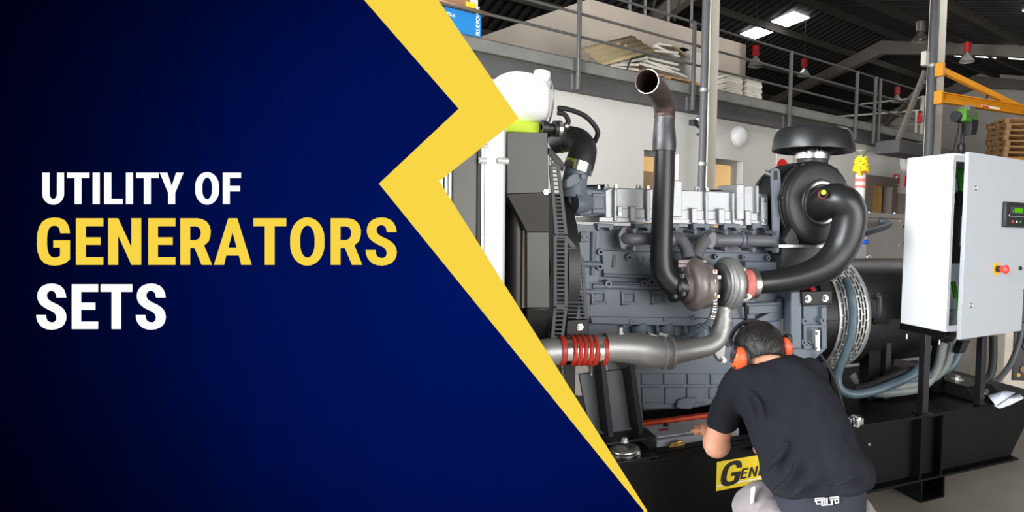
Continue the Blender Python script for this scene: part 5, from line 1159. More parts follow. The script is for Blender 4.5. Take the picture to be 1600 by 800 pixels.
# signs
def sign(px0, py0, px1, py1, lab, picto):
    a, c = WP(px0, py0, NW), WP(px1, py1, NW); t = thing('fire_sign', lab, 'sign', FW, ((a.x + c.x) / 2, NW, c.z))
    MB().box((a.x, NW - .008, c.z), (c.x, NW - .001, a.z)).build('plate', 'sign_red', t)
    w_, h_ = c.x - a.x, a.z - c.z
    if picto:
        MB().box((a.x + w_ * .3, NW - .01, c.z + h_ * .32), (a.x + w_ * .62, NW - .008, c.z + h_ * .82)).build('extinguisher_symbol', 'ink_white', t)
        MB().box((a.x + w_ * .42, NW - .01, c.z + h_ * .82), (a.x + w_ * .75, NW - .008, c.z + h_ * .9)).build('nozzle_symbol', 'ink_white', t)
        MB().box((a.x + w_ * .15, NW - .01, c.z + h_ * .1), (a.x + w_ * .85, NW - .008, c.z + h_ * .2)).build('text_strip', 'ink_white', t)
sign(1396.5, 272, 1404.5, 291, 'small red fire extinguisher sign on the white wall above the doorway', True)
sign(1413.5, 275, 1421, 292, 'red sign partly hidden behind the control cabinet edge', False)
a, c = WP(1214, 200, NW), WP(1236, 300, NW)
wb = thing('notice_board', 'pale notice board with a red disc behind the air cleaner', 'sign', FW, ((a.x + c.x) / 2, NW, c.z))
MB().box((a.x, NW - .012, c.z), (c.x, NW - .001, a.z)).build('panel', 'carton_white', wb); q = WP(1221.5, 262, NW); MB().lathe([(1e-4, .016), (.13, .016), (.13, .012)], (q.x, NW, q.z), (0, -1, 0), 28).build('red_disc', 'sign_red', wb)

# ---- wrapped post with yellow straps
cy_ = 7.6
a = Q(1345, 268, cy_); f = FW.l(a)
t = thing('wrapped_post', 'white and red post topped with yellow straps behind the air cleaner', 'post', FW, (f.x, f.y, 0))
MB().lathe([(1e-4, 0), (.062, 0), (.066, f.z * .3), (.064, f.z), (1e-4, f.z)], (f.x, f.y, 0), (0, 0, 1), 20).build('post_body', 'sheet_white', t)
for dz in (0, -.09, -.17): MB().lathe([(.066, f.z + dz - .035), (.07, f.z + dz - .03), (.07, f.z + dz - .005), (.066, f.z + dz)], (f.x, f.y, 0), (0, 0, 1), 20).build('red_band', 'sign_red_pale', t)
MB().cyl((f.x, f.y, f.z), (f.x, f.y, f.z + .24), .03, 12).build('spindle', 'aluminium_frame', t)
MB().lathe([(.03, .2), (.07, .235), (.085, .25), (.085, .258), (1e-4, .25)], (f.x, f.y, f.z), (0, 0, 1), 20).build('cup', 'aluminium_frame', t)
for k in range(6):
    z = f.z + .01 + k * .03; R_ = .085 - k * .006
    MB().tube([(f.x + R_ * cos(j * pi / 6), f.y + R_ * sin(j * pi / 6), z + .012 * sin(j * 1.7 + k * 2)) for j in range(12)], .02, 8, closed=True).build('yellow_strap', 'sticker_yellow', t)
MB().tube(catmull([(f.x - .09, f.y - .03, f.z + .05), (f.x - .11, f.y - .05, f.z - .02), (f.x - .08, f.y - .05, f.z - .05)], 4), .02, 8).build('yellow_strap', 'sticker_yellow', t)

# ---- grey steel enclosure standing behind the alternator
vv = 1.3; a = P(1355, 332, vv); c = P(1430, 336, vv); gc = thing('steel_enclosure', 'grey-brown steel enclosure behind the alternator', 'enclosure', FG, (a.x + .35, vv + .3, 0))
MB().box((a.x, vv, 0), (a.x + .8, vv + .6, a.z - .04)).build('body', 'canopy_grey', gc, bevel=.005)
MB().box((a.x - .006, vv - .008, a.z - .04), (a.x + .806, vv + .608, a.z)).build('lid', 'canopy_grey', gc, bevel=.004)
for x, y in ((1405, 345), (1403.5, 383)): b = MB(); hexbolt(b, P(x, y, vv), (0, -1, 0), .009, .008); b.build('screw', 'zinc', gc)
for x, y in ((1364, 331), (1404, 332)): q = P(x, y, vv); b = MB(); hexbolt(b, (q.x, vv + .04, a.z), (0, 0, 1), .009, .008); b.build('screw', 'zinc', gc)
MB().lathe([(.01, .006), (.02, .006), (.024, 0)], P(1357.5, 402, vv), (0, -1, 0), 20).build('knockout', 'zinc', gc)
for y in (352, 378): MB().box((P(1411, y, vv).x, vv - .006, P(1411, y + 4, vv).z), (P(1420, y, vv).x, vv, P(1411, y, vv).z)).build('latch', 'black_plastic', gc)
# red and orange cases on a low bench behind the flywheel housing
q = P(1238, 400, .95); tag(MB().box((q.x - .12, .97, TOPZ + .008), (q.x + .1, 1.05, q.z - .005)).build('orange_case', 'orange_strip', None, FG, bevel=.01), 'orange box glimpsed below the air cleaner', 'box')
q = P(1352, 378, 1.28); tag(MB().box((q.x - .03, 1.265, q.z - .018), (q.x + .025, 1.3, q.z + .018)).build('blue_plug', 'plug_blue', None, FG, bevel=.012), 'blue plug on the grey enclosure behind the intake elbow', 'plug')
# ---- pale machine at the right edge
ym = 5.3; a, c = Q(1569, 560, ym), Q(1600, 640, ym)
pm = thing('pale_machine', 'pale beige machine with a dark fan panel at the right edge', 'machine', FC, (a.x + .5, ym + .3, 0))
zt4 = Q(1575, 440, ym).z
MB().box((a.x, ym, 0), (a.x + 1.0, ym + .6, zt4)).build('body', 'stone_beige', pm, bevel=.01)
a2 = Q(1585, 500, ym); zb4 = Q(1585, 594, ym).z
pn = MB().box((a2.x, ym - .012, zb4), (a2.x + .55, ym, zt4 - .06)).build('fan_panel', 'black_plastic', pm, bevel=.02)
b = MB()
cz = (zb4 + zt4 - .06) / 2
for k in range(8): b.tube([(a2.x + .29 + (.05 + .027 * k) * cos(j * pi / 18), ym - .02, cz + (.05 + .027 * k) * sin(j * pi / 18)) for j in range(36)], .004, 6, closed=True)
tag(b.build('fan_grille', 'guard_steel', pn), kind='stuff')
b = MB(); hexbolt(b, Q(1591, 586, ym - .013), (0, -1, 0), .014, .012); b.build('panel_screw', 'brass', pn)
q = Q(1600, 577, ym - .02); MB().lathe([(1e-4, .01), (.03, .008), (.035, 0)], q, (0, -1, 0), 20).build('hub', 'cardboard', pn)

# ---- jib crane with chain hoist
A0 = WP(1466, 152, 4.72); zc_ = A0.z
def on_z(px, py, z): return FW.l(hit(px, py, Vector((0, 0, 1)), Vector(), z)[0])
E0 = on_z(1640, 179, zc_)
jc = thing('jib_crane', 'yellow jib crane boom fixed to the beige crane column', 'crane', FW, (A0.x, A0.y, zc_ - .4))
dr = (E0 - A0).normalized(); sd = Vector((-dr.y, dr.x, 0))
for z0_, z1_ in ((-.075, -.063), (.063, .075)): MB().bar(A0 + Vector((0, 0, (z0_ + z1_) / 2)), E0 + Vector((0, 0, (z0_ + z1_) / 2)), .11, .014).build('boom_flange', 'crane_yellow', jc)
MB().bar(A0, E0, .012, .13).build('boom_web', 'crane_yellow', jc)
q = hit(1602, 172, FW.x * sd.x + FW.y * sd.y, FW.w(A0), 0)[0]; q0 = hit(1470, 109, FW.x * sd.x + FW.y * sd.y, FW.w(A0), 0)[0]
MB().bar(FW.l(q0), FW.l(q), .07, .085).build('tie_beam', 'crane_yellow', jc)
for z_ in (zc_, FW.l(q0).z): MB().box((A0.x - .02, A0.y - .06, z_ - .1), (A0.x + .06, A0.y + .1, z_ + .1)).build('mast_bracket', 'crane_yellow', jc, bevel=.01)
def on_boom(px, py, d=0): return FW.l(hit(px, py, FW.x * sd.x + FW.y * sd.y, FW.w(A0), d)[0])
q = on_boom(1544, 140); MB().bar(q, on_boom(1541, 158), .02, .02).build('cable_hanger', 'black_rubber', jc)
a = on_boom(1533, 166, -.02); MB().bar(a, on_boom(1562, 171, -.02), .004, .05).build('boom_label', 'ink_white', jc)
a = on_boom(1534, 165.7, -.026); MB().bar(a, on_boom(1545, 168, -.026), .004, .03).build('boom_label_red', 'sign_red', jc)
ho = thing('chain_hoist', 'green electric chain hoist hanging from the yellow boom', 'hoist', FW, on_boom(1505, 235))
a = on_boom(1510, 168); MB().box((a.x - .1, a.y - .1, a.z - .16), (a.x + .1, a.y + .1, a.z + .02)).build('trolley', 'canopy_grey', ho, bevel=.02)
a = on_boom(1509, 182); MB().box((a.x - .2, a.y - .1, a.z - .1), (a.x + .2, a.y + .1, a.z + .1)).build('motor', 'hoist_green', ho, bevel=.03)
a = on_boom(1497, 183); MB().cyl((a.x - .1, a.y, a.z), (a.x + .08, a.y, a.z), .085, 16).build('motor_end', 'black_plastic', ho)
a = on_boom(1515, 200); MB().taper([(a.x - .1, a.y - .08, a.z + .13), (a.x + .13, a.y - .08, a.z + .13), (a.x + .13, a.y + .08, a.z + .13), (a.x - .1, a.y + .08, a.z + .13)], [(a.x - .09, a.y - .07, a.z - .13), (a.x + .1, a.y - .07, a.z - .1), (a.x + .1, a.y + .07, a.z - .1), (a.x - .09, a.y + .07, a.z - .13)]).build('chain_bag', 'black_plastic', ho, bevel=.01)
for p0, p1 in (((1503, 190), (1501, 228)), ((1508, 190), (1505, 228))): MB().cyl(on_boom(*p0), on_boom(*p1), .012, 6).build('chain', 'black_rubber', ho)
MB().tube(catmull([on_boom(1498, 190), on_boom(1497, 205), on_boom(1489, 238), on_boom(1486, 262)], 4), .012, 6).build('control_cable', 'black_rubber', ho)
a = on_boom(1502, 232); MB().lathe([(1e-4, .09), (.05, .07), (.06, .03), (.05, -.03), (.02, -.1), (1e-4, -.11)], a, (0, 0, 1), 14).build('hook_block', 'black_plastic', ho)
MB().tube([(a.x + .05 * cos(t_), a.y, a.z - .16 + .06 * sin(t_)) for t_ in [radians(100 + 24 * k) for k in range(11)]], .014, 8).build('hook', 'black_plastic', ho)

# ---- pallets stacked on a rack at the far right
YP = 13.2
c0_ = FW.l(Q(1571, 215, YP)); zp0 = FW.l(Q(1585, 246, YP)).z; zp1 = FW.l(Q(1585, 184, YP)).z; NP = 7; hp = (zp1 - zp0) / NP
rk = thing('pallet_rack', 'steel rack below the pallet stack behind the cabinet', 'rack', FC, (FW.w(c0_).x + .6, YP + .5, 0))
xw = FW.w(c0_).x; MB().box((xw - .05, YP, zp0 - .1), (xw + 1.4, YP + 1.0, zp0 - .005)).build('shelf', 'crane_yellow', rk)
for dx_ in (.0, 1.3):
    for dy in (.02, .9): MB().box((xw + dx_, YP + dy, 0), (xw + dx_ + .08, YP + dy + .08, zp0 - .1)).build('upright', 'rail_steel', rk)
names = ['lowest', 'second from below', 'third from below', 'middle', 'third from the top', 'second from the top', 'topmost']
for k in range(NP): pallet(FC, xw + .62 + (k % 3 - 1) * .02, YP + .45, zp0 + k * hp, 0, names[k] + ' pallet of the stack at the right edge', 'pallets on the rack', 1.2, .8, hp - .002)
# ---- fire extinguisher on the landing
c = WP(1435, 183, 5.9); t = thing('fire_extinguisher', 'small red fire extinguisher on the far landing', 'extinguisher', FW, (c.x, 5.9, c.z - .1))
MB().lathe([(1e-4, -.1), (.036, -.1), (.04, -.09), (.04, .05), (.03, .07), (.015, .08), (1e-4, .08)], (c.x, 5.87, c.z), (0, 0, 1), 18).build('cylinder', 'lamp_red', t)
MB().box((c.x - .02, 5.85, c.z + .08), (c.x + .04, 5.89, c.z + .11)).build('valve', 'black_plastic', t)
# ================================================================== ADDED TITLE BOARD before the set: overlay graphic, its print made to glow
YB = 1.72
def BQ(px, py, d=0.0): return Q(px, py, YB) + Vector((0, -d, 0))
ctr = Q(760, 420, YB); SB = YB / FPX
m = bpy.data.materials.new('glow_blue_print'); m.use_nodes = True; nt = m.node_tree; pb = nt.nodes['Principled BSDF']
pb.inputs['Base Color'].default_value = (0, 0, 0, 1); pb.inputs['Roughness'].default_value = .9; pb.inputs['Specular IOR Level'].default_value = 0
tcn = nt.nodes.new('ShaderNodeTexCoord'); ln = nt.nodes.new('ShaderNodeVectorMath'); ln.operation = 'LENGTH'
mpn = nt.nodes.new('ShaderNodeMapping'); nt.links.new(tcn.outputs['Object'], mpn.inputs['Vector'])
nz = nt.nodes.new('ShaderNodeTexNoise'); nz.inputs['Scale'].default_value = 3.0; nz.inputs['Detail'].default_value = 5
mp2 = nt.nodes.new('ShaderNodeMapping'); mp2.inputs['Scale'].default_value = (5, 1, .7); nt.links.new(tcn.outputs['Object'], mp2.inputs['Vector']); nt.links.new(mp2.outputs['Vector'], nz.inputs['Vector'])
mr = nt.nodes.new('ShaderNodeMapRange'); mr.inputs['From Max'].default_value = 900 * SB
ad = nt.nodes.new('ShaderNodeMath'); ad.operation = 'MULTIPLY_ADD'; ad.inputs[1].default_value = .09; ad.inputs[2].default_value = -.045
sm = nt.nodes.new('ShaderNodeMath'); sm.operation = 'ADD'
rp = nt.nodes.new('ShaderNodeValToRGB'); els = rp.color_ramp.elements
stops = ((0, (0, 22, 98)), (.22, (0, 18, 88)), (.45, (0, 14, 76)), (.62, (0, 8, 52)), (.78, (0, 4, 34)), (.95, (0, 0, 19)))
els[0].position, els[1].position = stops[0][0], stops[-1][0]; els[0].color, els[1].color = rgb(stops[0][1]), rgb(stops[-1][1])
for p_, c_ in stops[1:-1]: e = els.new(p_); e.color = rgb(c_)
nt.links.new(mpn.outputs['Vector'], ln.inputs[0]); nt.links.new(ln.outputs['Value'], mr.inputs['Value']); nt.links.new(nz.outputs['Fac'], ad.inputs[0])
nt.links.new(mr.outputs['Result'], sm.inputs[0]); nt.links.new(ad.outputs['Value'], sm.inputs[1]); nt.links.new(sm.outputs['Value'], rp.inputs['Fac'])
nt.links.new(rp.outputs['Color'], pb.inputs['Emission Color']); pb.inputs['Emission Strength'].default_value = 1.0  # blue print made to glow, nothing lights it from behind
MATS['glow_blue'] = m
emit('glow_yellow', (249, 214, 70), 1.0); emit('glow_white', (255, 255, 255), 1.03)  # flat print colours given as emission, no lamp stands behind them
IN = [(716.8, 170), (592.3, 287), (1009.5, 802.5)]; TOPY, BOTY = -60, 806
t0, t1 = 569 - (716.8 - 569) * 60 / 170, 683.8 - (808.8 - 683.8) * 60 / 184
brd = thing('added_title_board', 'added dark blue glowing title board with yellow chevron edge and large title lettering', 'sign', FC, (ctr.x, YB, 0))
mpn.inputs['Location'].default_value = (0, 0, -(ctr.z))
blue = [(-60, TOPY), (t0, TOPY), IN[0], IN[1], (1006, 798), (1004, BOTY), (-60, BOTY)]
MB().prism([BQ(x, y, 0) for x, y in blue], (0, .012, 0)).build('blue_panel', 'glow_blue', brd)
chev = [(t0, TOPY), (t1, TOPY), (808.8, 184), (683.8, 282.5), (1011, 801), (1008, BOTY), (1004, BOTY), (1006, 798), IN[1], IN[0]]
MB().prism([BQ(x, y, .001) for x, y in chev], (0, .013, 0)).build('chevron', 'glow_yellow', brd)
for x0, x1 in ((60, 90), (560, 590)):
    a, c = BQ(x0, BOTY), BQ(x1, BOTY); MB().box((a.x, YB + .013, 0.012), (c.x, YB + .05, max(a.z, c.z) + .2)).build('post', 'black_paint', brd)
    MB().box((a.x - .06, YB - .16, 0), (c.x + .06, YB + .22, .012)).build('foot_plate', 'black_paint', brd, bevel=.003)
S_ = [(425, 233), (419, 190), (400, 145), (365, 110), (320, 91), (272, 86), (225, 92), (180, 112), (148, 143), (131, 180), (127, 218), (131, 250), (145, 283), (168, 310), (200, 335), (240, 357), (270, 370), (300, 387), (318, 408), (327, 435), (325, 460), (315, 478), (298, 489), (275, 491), (250, 487), (230, 473), (218, 452), (213, 412), (116, 412), (119, 450), (131, 485), (155, 520), (190, 548), (232, 563), (280, 568), (330, 560), (375, 540), (405, 510), (421, 475), (427, 437), (421, 395), (405, 362), (378, 333), (340, 308), (300, 289), (265, 272), (240, 254), (226, 232), (222, 210), (228, 186), (243, 169), (265, 162), (290, 164), (310, 176), (322, 197), (328, 233)]
def oval(x0, y0, x1, y1, rx, ry, n=10):
    out = []
    for cx_, cy_, a in ((x1 - rx, y0 + ry, -90), (x1 - rx, y1 - ry, 0), (x0 + rx, y1 - ry, 90), (x0 + rx, y0 + ry, 180)):
        for k in range(n + 1): t = radians(a + 90 * k / n); out.append((cx_ + rx * cos(t), cy_ + ry * sin(t)))
    return out
def arc(cx_, cy_, rx, ry, a0, a1, n=14): return [(cx_ + rx * cos(radians(a0 + (a1 - a0) * k / n)), cy_ + ry * sin(radians(a0 + (a1 - a0) * k / n))) for k in range(n + 1)]
GLY = {
 'S': [S_], 'G': [GL_G], 'E': [GL_E], 'N': [GL_N],
 'O': [oval(608, 105, 890, 507, 141, 172), oval(688, 172, 811, 440, 61, 112)],
 'R': [[(945, 113), (1085, 113), (1125, 120), (1160, 140), (1185, 175), (1195, 215), (1192, 260), (1178, 305), (1140, 340), (1206, 501), (1122, 501), (1063, 360), (1024, 360), (1024, 501), (945, 501)], [(1024, 180), (1072, 180), (1100, 190), (1113, 212), (1116, 238), (1112, 262), (1098, 284), (1072, 295), (1024, 295)]],
 'A': [[(1410, 405), (1470, 405), (1570, 728), (1500, 728), (1484, 663), (1393, 663), (1378, 728), (1310, 728)], [(1438, 497), (1468, 608), (1408, 608)]],
 'T': [[(786, 94), (1112, 94), (1112, 173), (995, 173), (995, 560), (900, 560), (900, 173), (786, 173)]],
 'I': [[(469, 88), (515, 88), (515, 306), (469, 306)]],
 'L': [[(549, 88), (596, 88), (596, 269), (674, 269), (674, 306), (549, 306)]],
 'F': [[(1372, 88), (1496, 88), (1496, 125), (1418, 125), (1418, 180), (1489, 180), (1489, 218), (1418, 218), (1418, 306), (1372, 306)]],
 'Y': [[(934, 88), (984, 88), (1016, 185), (1048, 88), (1097, 88), (1039, 228), (1039, 306), (993, 306), (993, 228)]],
 'U': [[(120, 88), (167, 88), (167, 236)] + arc(194, 236, 27, 36, 180, 0)[1:] + [(222, 88), (267, 88), (267, 236)] + arc(193.5, 236, 73.5, 74.5, 0, 180)[1:]],
}
def letter(ch, x0, x1, y0, y1, m):
    pl = GLY[ch]; xs = [p[0] for q in pl for p in q]; ys = [p[1] for q in pl for p in q]
    X0, X1, Y0, Y1 = min(xs), max(xs), min(ys), max(ys)
    fx = lambda x, y: BQ(x0 + (x - X0) / (X1 - X0) * (x1 - x0), y0 + (y - Y0) / (Y1 - Y0) * (y1 - y0), .0015)
    outline(pl, 'letter', m, brd, fx, (0, .0015, 0))
h1, h2 = 1.0, 1.3
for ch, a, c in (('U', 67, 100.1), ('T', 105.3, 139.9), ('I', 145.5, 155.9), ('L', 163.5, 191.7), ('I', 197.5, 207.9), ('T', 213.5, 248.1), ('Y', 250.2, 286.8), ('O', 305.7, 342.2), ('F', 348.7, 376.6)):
    letter(ch, a, c, 269.0 if ch == 'O' else 269.8, 319.8 if ch in 'OU' else 318.9, 'glow_white')
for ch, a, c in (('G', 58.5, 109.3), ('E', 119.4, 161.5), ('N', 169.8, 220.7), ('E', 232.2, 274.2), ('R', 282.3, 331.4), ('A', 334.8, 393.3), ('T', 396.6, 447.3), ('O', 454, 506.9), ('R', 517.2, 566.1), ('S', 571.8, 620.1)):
    letter(ch, a, c, 339.9 if ch in 'GOS' else 341.1, 415.1 if ch in 'GOS' else 413.8, 'glow_yellow')
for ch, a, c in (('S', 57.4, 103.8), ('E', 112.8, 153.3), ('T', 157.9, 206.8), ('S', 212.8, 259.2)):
    letter(ch, a, c, 443.0 if ch == 'S' else 444.1, 515.2 if ch == 'S' else 514, 'glow_white')
# ================================================================== THE MAN crouching before the set
man = thing('person', 'man in black t-shirt and grey shorts crouching at the base frame, back to camera', 'person', FC, (Q(1270, 800, 2.25).x, 2.3, 0))
def ring(L, R, dep, flat=2.4, n=28, push=0.0):
    """closed superellipse between two silhouette points; dep = half thickness"""
    L, R = Vector(L), Vector(R); c = (L + R) / 2; a = (R - L) / 2; d = Vector((0, 1, 0)); d = (d - a.normalized() * d.dot(a.normalized())).normalized()
    return [c + a * sgn(cos(t), 2 / flat) + d * dep * sgn(sin(t), 2 / flat) for t in [2 * pi * k / n for k in range(n)]]
def loft(rings):
    b = MB(); n = len(rings[0]); vs_ = [q for r in rings for q in r]
    fs_ = [(i * n + k, i * n + (k + 1) % n, (i + 1) * n + (k + 1) % n, (i + 1) * n + k) for i in range(len(rings) - 1) for k in range(n)]
    fs_ += [tuple(range(n - 1, -1, -1)), tuple(range((len(rings) - 1) * n, len(rings) * n))]
    return b.add(vs_, fs_)
def interp(keys, k=4): return [list(map(Vector, zip(*[iter(c)] * 3))) for c in catmull([sum((tuple(v) for v in r), ()) for r in keys], k)]
def organic(b, name, m, parent, vox, smooth=4, disp=0.0, dscale=.1):
    o = b.build(name, m, parent, angle=180)
    md = o.modifiers.new('skin', 'REMESH'); md.mode = 'VOXEL'; md.voxel_size = vox; md.use_smooth_shade = True
    if smooth: md = o.modifiers.new('smooth', 'SMOOTH'); md.iterations = smooth; md.factor = .5
    if disp:
        tx = bpy.data.textures.new(name + '_folds', 'CLOUDS'); tx.noise_scale = dscale; tx.noise_depth = 1
        md = o.modifiers.new('folds', 'DISPLACE'); md.texture = tx; md.strength = disp; md.mid_level = .5; md.texture_coords = 'LOCAL'
    return o
def limb(b, pts, k=5, n=16):
    q = catmull([tuple(p) + (r,) for p, r in pts], k); b.tube([p[:3] for p in q], [p[3] for p in q], n)
    b.ball(q[0][:3], q[0][3], 12, 8); b.ball(q[-1][:3], q[-1][3], 12, 8); return b
# key points (pixel of the photograph, distance from the camera plane)
SHL, SHR = Q(1153, 592, 2.36), Q(1268, 586, 2.40)
ELL, WRL = Q(1119, 690, 2.42), Q(1112, 680, 2.63)
HAL = Q(1103, 670, 2.71)
ELR, WRR = Q(1262, 668, 2.58), Q(1222, 694, 2.74); HAR = Q(1200, 692, 2.8)
HD = Q(1185, 549, 2.44); NK = Q(1207, 566, 2.40)
HIP = Q(1278, 828, 2.24)
KNL, KNR = Q(1108, 858, 2.5), Q(1352, 850, 2.6)
HPL, HPR = Q(1212, 830, 2.26), Q(1335, 826, 2.26)
ANL, ANR = Vector((KNL.x + .06, 2.22, .11)), Vector((KNR.x + .0, 2.3, .11))
# ---- body: one skin from head to ankles
b = MB()
b.ball(HD, (.086, .1, .103), 20, 14)
fd = Vector((-.2, .78, -.58)).normalized(); sdv = Vector((.96, .26, 0)).normalized(); upv = sdv.cross(fd).normalized()
b.ball(HD + fd * .05 - upv * .05, (.06, .065, .065), 14, 10)                                   # jaw
b.ball(HD + fd * .112 - upv * .01, (.014, .02, .02), 10, 8)                                    # nose
b.ball(HD + fd * .1 - upv * .055, (.026, .012, .008), 10, 6)                                   # mouth
for s_ in (-1, 1):
    b.ball(HD + sdv * s_ * .088 - upv * .005, (.012, .026, .034), 10, 8)                       # ears
    b.ball(HD + fd * .088 + sdv * s_ * .033 + upv * .02, (.015, .012, .01), 8, 6)              # eyes
limb(b, [(HD - upv * .03 - fd * .03, .06), (NK, .062), (NK.lerp(HIP, .12), .075)])
trunk = [ring(Q(1175, 592, 2.38), Q(1250, 588, 2.38), .06), ring(Q(1165, 615, 2.34), Q(1285, 605, 2.34), .095), ring(Q(1178, 670, 2.3), Q(1305, 665, 2.3), .105), ring(Q(1200, 725, 2.24), Q(1330, 720, 2.24), .105), ring(Q(1222, 750, 2.23), Q(1345, 745, 2.23), .108), ring(Q(1215, 840, 2.24), Q(1345, 835, 2.24), .1)]
b.v += []; tb_ = loft(interp(trunk, 3)); b.add(tb_.v, tb_.f)
limb(b, [(SHL + Vector((.03, .02, -.02)), .045), (SHL.lerp(ELL, .55), .047), (ELL, .052), (ELL.lerp(WRL, .35), .047), (ELL.lerp(WRL, .75), .034), (WRL, .028)])
limb(b, [(SHR + Vector((-.02, .02, -.02)), .045), (SHR.lerp(ELR, .5), .045), (ELR, .044), (ELR.lerp(WRR, .4), .042), (WRR, .028)])
b.ball(ELL + Vector((.004, -.012, -.012)), (.055, .05, .05), 14, 10)
for hp, kn, an in ((HPL, KNL, ANL), (HPR, KNR, ANR)):
    limb(b, [(hp, .085), (hp.lerp(kn, .5), .075), (kn, .058), (kn.lerp(an, .35), .055), (kn.lerp(an, .8), .036), (an, .034)])
# hands: palm, four bent fingers of unequal length and a thumb on its side
def hand(wr, pc, side):
    ax = (pc - wr).normalized(); across = ax.cross(Vector((0, 0, 1))).normalized() * side; nrm_ = across.cross(ax).normalized() * side
    dn = -nrm_ if nrm_.z > 0 else nrm_
    limb(b, [(wr, .027), (wr.lerp(pc, .6), .03), (pc, .03)], 3, 12)
    b.ball(pc, (.04, .036, .022), 14, 8)
    for k, (o_, L) in enumerate(((-.030, .062), (-.010, .072), (.010, .068), (.029, .054))):
        r0 = pc + across * o_ + ax * .03; r1 = r0 + ax * L * .42 + dn * .006; r2 = r1 + ax * L * .22 + dn * L * .34; r3 = r2 - ax * L * .1 + dn * L * .3
        limb(b, [(r0, .0105), (r1, .0098), (r2, .009), (r3, .008)], 2, 8)
    t0_ = pc - across * .036 - ax * .012; t1_ = t0_ - across * .02 + ax * .028 + dn * .012; t2_ = t1_ + ax * .026 + dn * .012 + across * .006
    limb(b, [(t0_, .013), (t1_, .0115), (t2_, .0095)], 2, 8)
hand(WRL, HAL, 1); hand(WRR, HAR, -1)
organic(b, 'body', 'skin', man, .0055, 5)
# ---- hair: a close cap with a ragged nape
b = MB(); rows = []
for i in range(15):
    th = radians(4 + i * 8.6); rr = []
    for k in range(37):
        a = 2 * pi * k / 36; ruff = 1 + .018 * sin(9 * a + i) + .012 * sin(17 * a + 2 * i)
        d = (upv * cos(th) * .108 + (sdv * cos(a) * .097 + fd * sin(a) * .114) * sin(th)) * ruff
        rr.append(HD + d - fd * .012)
    rows.append(rr)
hb = MB().grid(rows)
keep = []
for f in hb.f:
    c = sum((hb.v[i] for i in f), Vector()) / 4 - HD
    if c.dot(fd) < .062 and c.dot(upv) > -.085 + (.05 if c.dot(fd) > 0 else 0): keep.append(f)
hb.f = keep; hair = hb.build('hair', 'hair', man, solid=.014, angle=180)
md = hair.modifiers.new('soften', 'SUBSURF'); md.levels = 1; md.render_levels = 1
rngh = random.Random(5); b = MB()
for i in range(1500):
    th = math.acos(1 - rngh.random() * 1.45); a = rngh.random() * 2 * pi
    d = upv * cos(th) * .108 + (sdv * cos(a) * .097 + fd * sin(a) * .114) * sin(th)
    if d.dot(fd) > .055 or d.dot(upv) < -.08: continue
    o_ = HD + d * 1.03 - fd * .012; tg = (-upv * .8 - fd * .2 + sdv * rngh.uniform(-.4, .4)); n_ = d.normalized(); tg = (tg - n_ * tg.dot(n_)).normalized()
    L = rngh.uniform(.016, .03); sv = n_.cross(tg) * .0012
    b.add([o_ - sv, o_ + sv, o_ + tg * L + n_ * .009], [(0, 1, 2)])
tag(b.build('hair_strands', 'hair', hair, angle=180), kind='stuff')
# ---- t-shirt
ks = [ring(Q(1196, 557, 2.40), Q(1234, 554, 2.40), .055, 2.2), ring(Q(1172, 566, 2.39), Q(1258, 562, 2.39), .085, 2.2), ring(Q(1150, 588, 2.36), Q(1280, 577, 2.37), .108, 2.3), ring(Q(1150, 625, 2.33), Q(1306, 613, 2.33), .125, 2.4), ring(Q(1166, 668, 2.29), Q(1327, 656, 2.29), .132, 2.5), ring(Q(1181, 700, 2.26), Q(1342, 694, 2.26), .135, 2.5), ring(Q(1188, 728, 2.25), Q(1356, 714, 2.24), .13, 2.5), ring(Q(1190, 742, 2.24), Q(1368, 731, 2.23), .13, 2.5), ring(Q(1196, 757, 2.23), Q(1366, 748, 2.22), .128, 2.5), ring(Q(1203, 762, 2.23), Q(1358, 754, 2.22), .12, 2.5)]
b = loft(interp(ks, 3))
limb(b, [(SHL + Vector((.03, 0, .005)), .066), (SHL.lerp(ELL, .3), .066), (Q(1130, 655, 2.40), .064)], 4, 20)
b.tube([Q(1131, 650, 2.40), Q(1128, 667, 2.405)], [.064, .0625], 24)
limb(b, [(SHR, .068), (SHR.lerp(ELR, .3), .066), (SHR.lerp(ELR, .6), .06)], 4, 20)
# creases: soft ridges of cloth
for pts, r in (([(1194, 740, 2.1), (1215, 716, 2.12), (1232, 690, 2.14)], .014), ([(1203, 768, 2.08), (1228, 742, 2.08), (1246, 712, 2.1)], .014), ([(1240, 775, 2.07), (1262, 752, 2.06)], .012), ([(1350, 735, 2.1), (1320, 752, 2.07), (1290, 762, 2.06)], .013), ([(1160, 600, 2.26), (1185, 625, 2.21), (1196, 660, 2.19)], .012), ([(1166, 612, 2.27), (1174, 642, 2.23), (1180, 676, 2.2)], .014), ([(1280, 600, 2.27), (1262, 640, 2.2)], .01)):
    q = catmull([Q(*p) for p in pts], 5); m_ = len(q); b.tube(q, [max(.003, r * math.sin(pi * (i + .5) / m_)) for i in range(m_)], 8)
shirt = organic(b, 'tshirt', 'tshirt', man, .0085, 5, .02, .09)
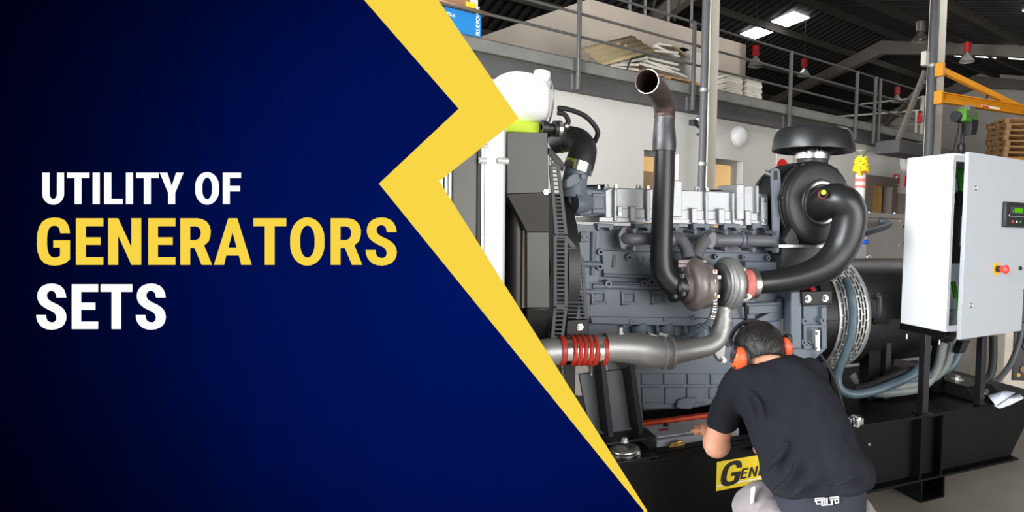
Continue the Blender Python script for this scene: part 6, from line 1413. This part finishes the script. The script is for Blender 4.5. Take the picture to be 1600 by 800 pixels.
# hem and cuff stitching
# ---- shorts
b = MB()
for hp, kn in ((HPL, KNL), (HPR, KNR)):
    limb(b, [(hp + Vector((0, .01, 0)), .108), (hp.lerp(kn, .5), .1), (hp.lerp(kn, .92), .086)], 4, 18)
b.ball(Q(1210, 822, 2.22), (.075, .12, .1), 18, 12); b.ball(Q(1345, 822, 2.22), (.062, .12, .1), 18, 12); b.ball(HIP + Vector((0, .0, -.06)), (.15, .13, .08), 18, 12)
limb(b, [(Q(1172, 792, 2.36), .075), (Q(1190, 785, 2.32), .085)], 3, 12)
organic(b, 'shorts', 'shorts', man, .009, 4, .012, .07)
b = MB(); gp_ = [Q(1174, 765, 2.24), Q(1181, 761, 2.235), Q(1178, 785, 2.23), Q(1173, 789, 2.235)]
b.prism(gp_, (0, .02, 0)); b.build('pocket_cloth', 'ink_white', man, bevel=.004)
# ---- underwear waistband with the white mark
b = loft(interp([ring(Q(1214, 755, 2.22), Q(1348, 748, 2.22), .112, 2.6), ring(Q(1212, 776, 2.22), Q(1350, 771, 2.22), .124, 2.6), ring(Q(1212, 850, 2.22), Q(1350, 848, 2.22), .118, 2.6)], 3))
b.build('underwear', 'underwear', man, angle=60)
yl = 2.22 - .1285
mk = [((1274, 778.8), (1288, 778.2), 1.6), ((1274, 778.8), (1274, 784), 1.6), ((1274.5, 782), (1288, 781), 1.6), ((1284.5, 782), (1284.5, 790), 3.4), ((1288.5, 778), (1288.5, 789.5), 1.2), ((1275.5, 787.3), (1282, 787), 1.6), ((1276, 783), (1276, 787), 1.8), ((1292, 778), (1292, 789), 2.8), ((1295.5, 778), (1310, 776), 1.6), ((1310, 776.2), (1310, 784.5), 1.6), ((1297, 781.2), (1310, 779.5), 1.6), ((1299.5, 780), (1299.5, 788.5), 3.4), ((1284, 789.8), (1301, 788.4), 1.2), ((1304.5, 785.8), (1311, 784.6), 1.6), ((1305, 781), (1305, 783.5), 1.8)]
b = MB()
for p0, p1, w_ in mk: b.bar(Q(p0[0], p0[1], yl), Q(p1[0], p1[1], yl), w_ * .0017, .003, (0, 1, 0))
b.build('waistband_mark', 'ink_white', man)
# ---- boots
for an in (ANL, ANR):
    b = MB().lathe([(.05, .1), (.052, .04), (.055, 0), (1e-4, 0)], (an.x, an.y, 0.003), (0, 0, 1), 18); b.ball((an.x - .005, an.y + .1, .045), (.048, .115, .042), 16, 10); b.build('boot', 'boot_brown', man)
# ---- ear defenders
em = thing('ear_defenders', 'orange ear defenders with a black headband on the crouching man', 'ear defenders', FC, HD - Vector((0, 0, .1)))
CL, CR = Q(1157, 560, 2.345), Q(1223, 543, 2.41)
nL = Vector((-.8, -.5, -.12)).normalized(); nR = Vector((.9, -.15, .1)).normalized()
def cup(c, nn, rx, rz, lean):
    z_ = Vector((lean, 0, 1)); z_ = (z_ - nn * z_.dot(nn)).normalized(); x_ = nn.cross(z_)
    def rg(s, h): return [c + nn * h + x_ * rx * s * cos(t) + z_ * rz * s * sin(t) for t in [2 * pi * k / 28 for k in range(28)]]
    o = loft([rg(.8, -.012), rg(1.0, -.006), rg(1.0, .008), rg(.93, .022), rg(.75, .032), rg(.4, .038), rg(.1, .039)]).build('ear_cup', 'earmuff_orange', em, angle=60)
    loft([rg(.98, -.026), rg(1.08, -.02), rg(1.08, -.008), rg(.98, -.006)]).build('cup_seal', 'black_rubber', em, angle=60); return z_
zL = cup(CL, nL, .033, .046, .15); zR = cup(CR, nR, .03, .042, 0)
bp2 = catmull([CL + nL * .034 + zL * .0, CL + nL * .03 + zL * .045, HD + upv * .06 - sdv * .108 + fd * .0, HD + upv * .118 - sdv * .06 + fd * .005, HD + upv * .138 + fd * .005, HD + upv * .118 + sdv * .06 + fd * .0, HD + upv * .06 + sdv * .112, CR + nR * .03 + zR * .045, CR + nR * .03], 6)
MB().tube(bp2, .0085, 10).build('headband', 'black_rubber', em)
MB().tube(catmull([CL + nL * .04, CL + nL * .045 + zL * .02, CL + nL * .034 + zL * .06], 4), .0045, 8).build('cup_arm', 'black_plastic', em)
MB().ball(CL + nL * .042, .0085, 10, 8).build('pivot', 'black_plastic', em)
x_ = nL.cross(zL); 
textmesh('3M', .016, 'ink_black', em, CL + nL * .036 - zL * .031 + x_ * .004, -x_ if (-x_).x > 0 else x_, zL, name='lettering')
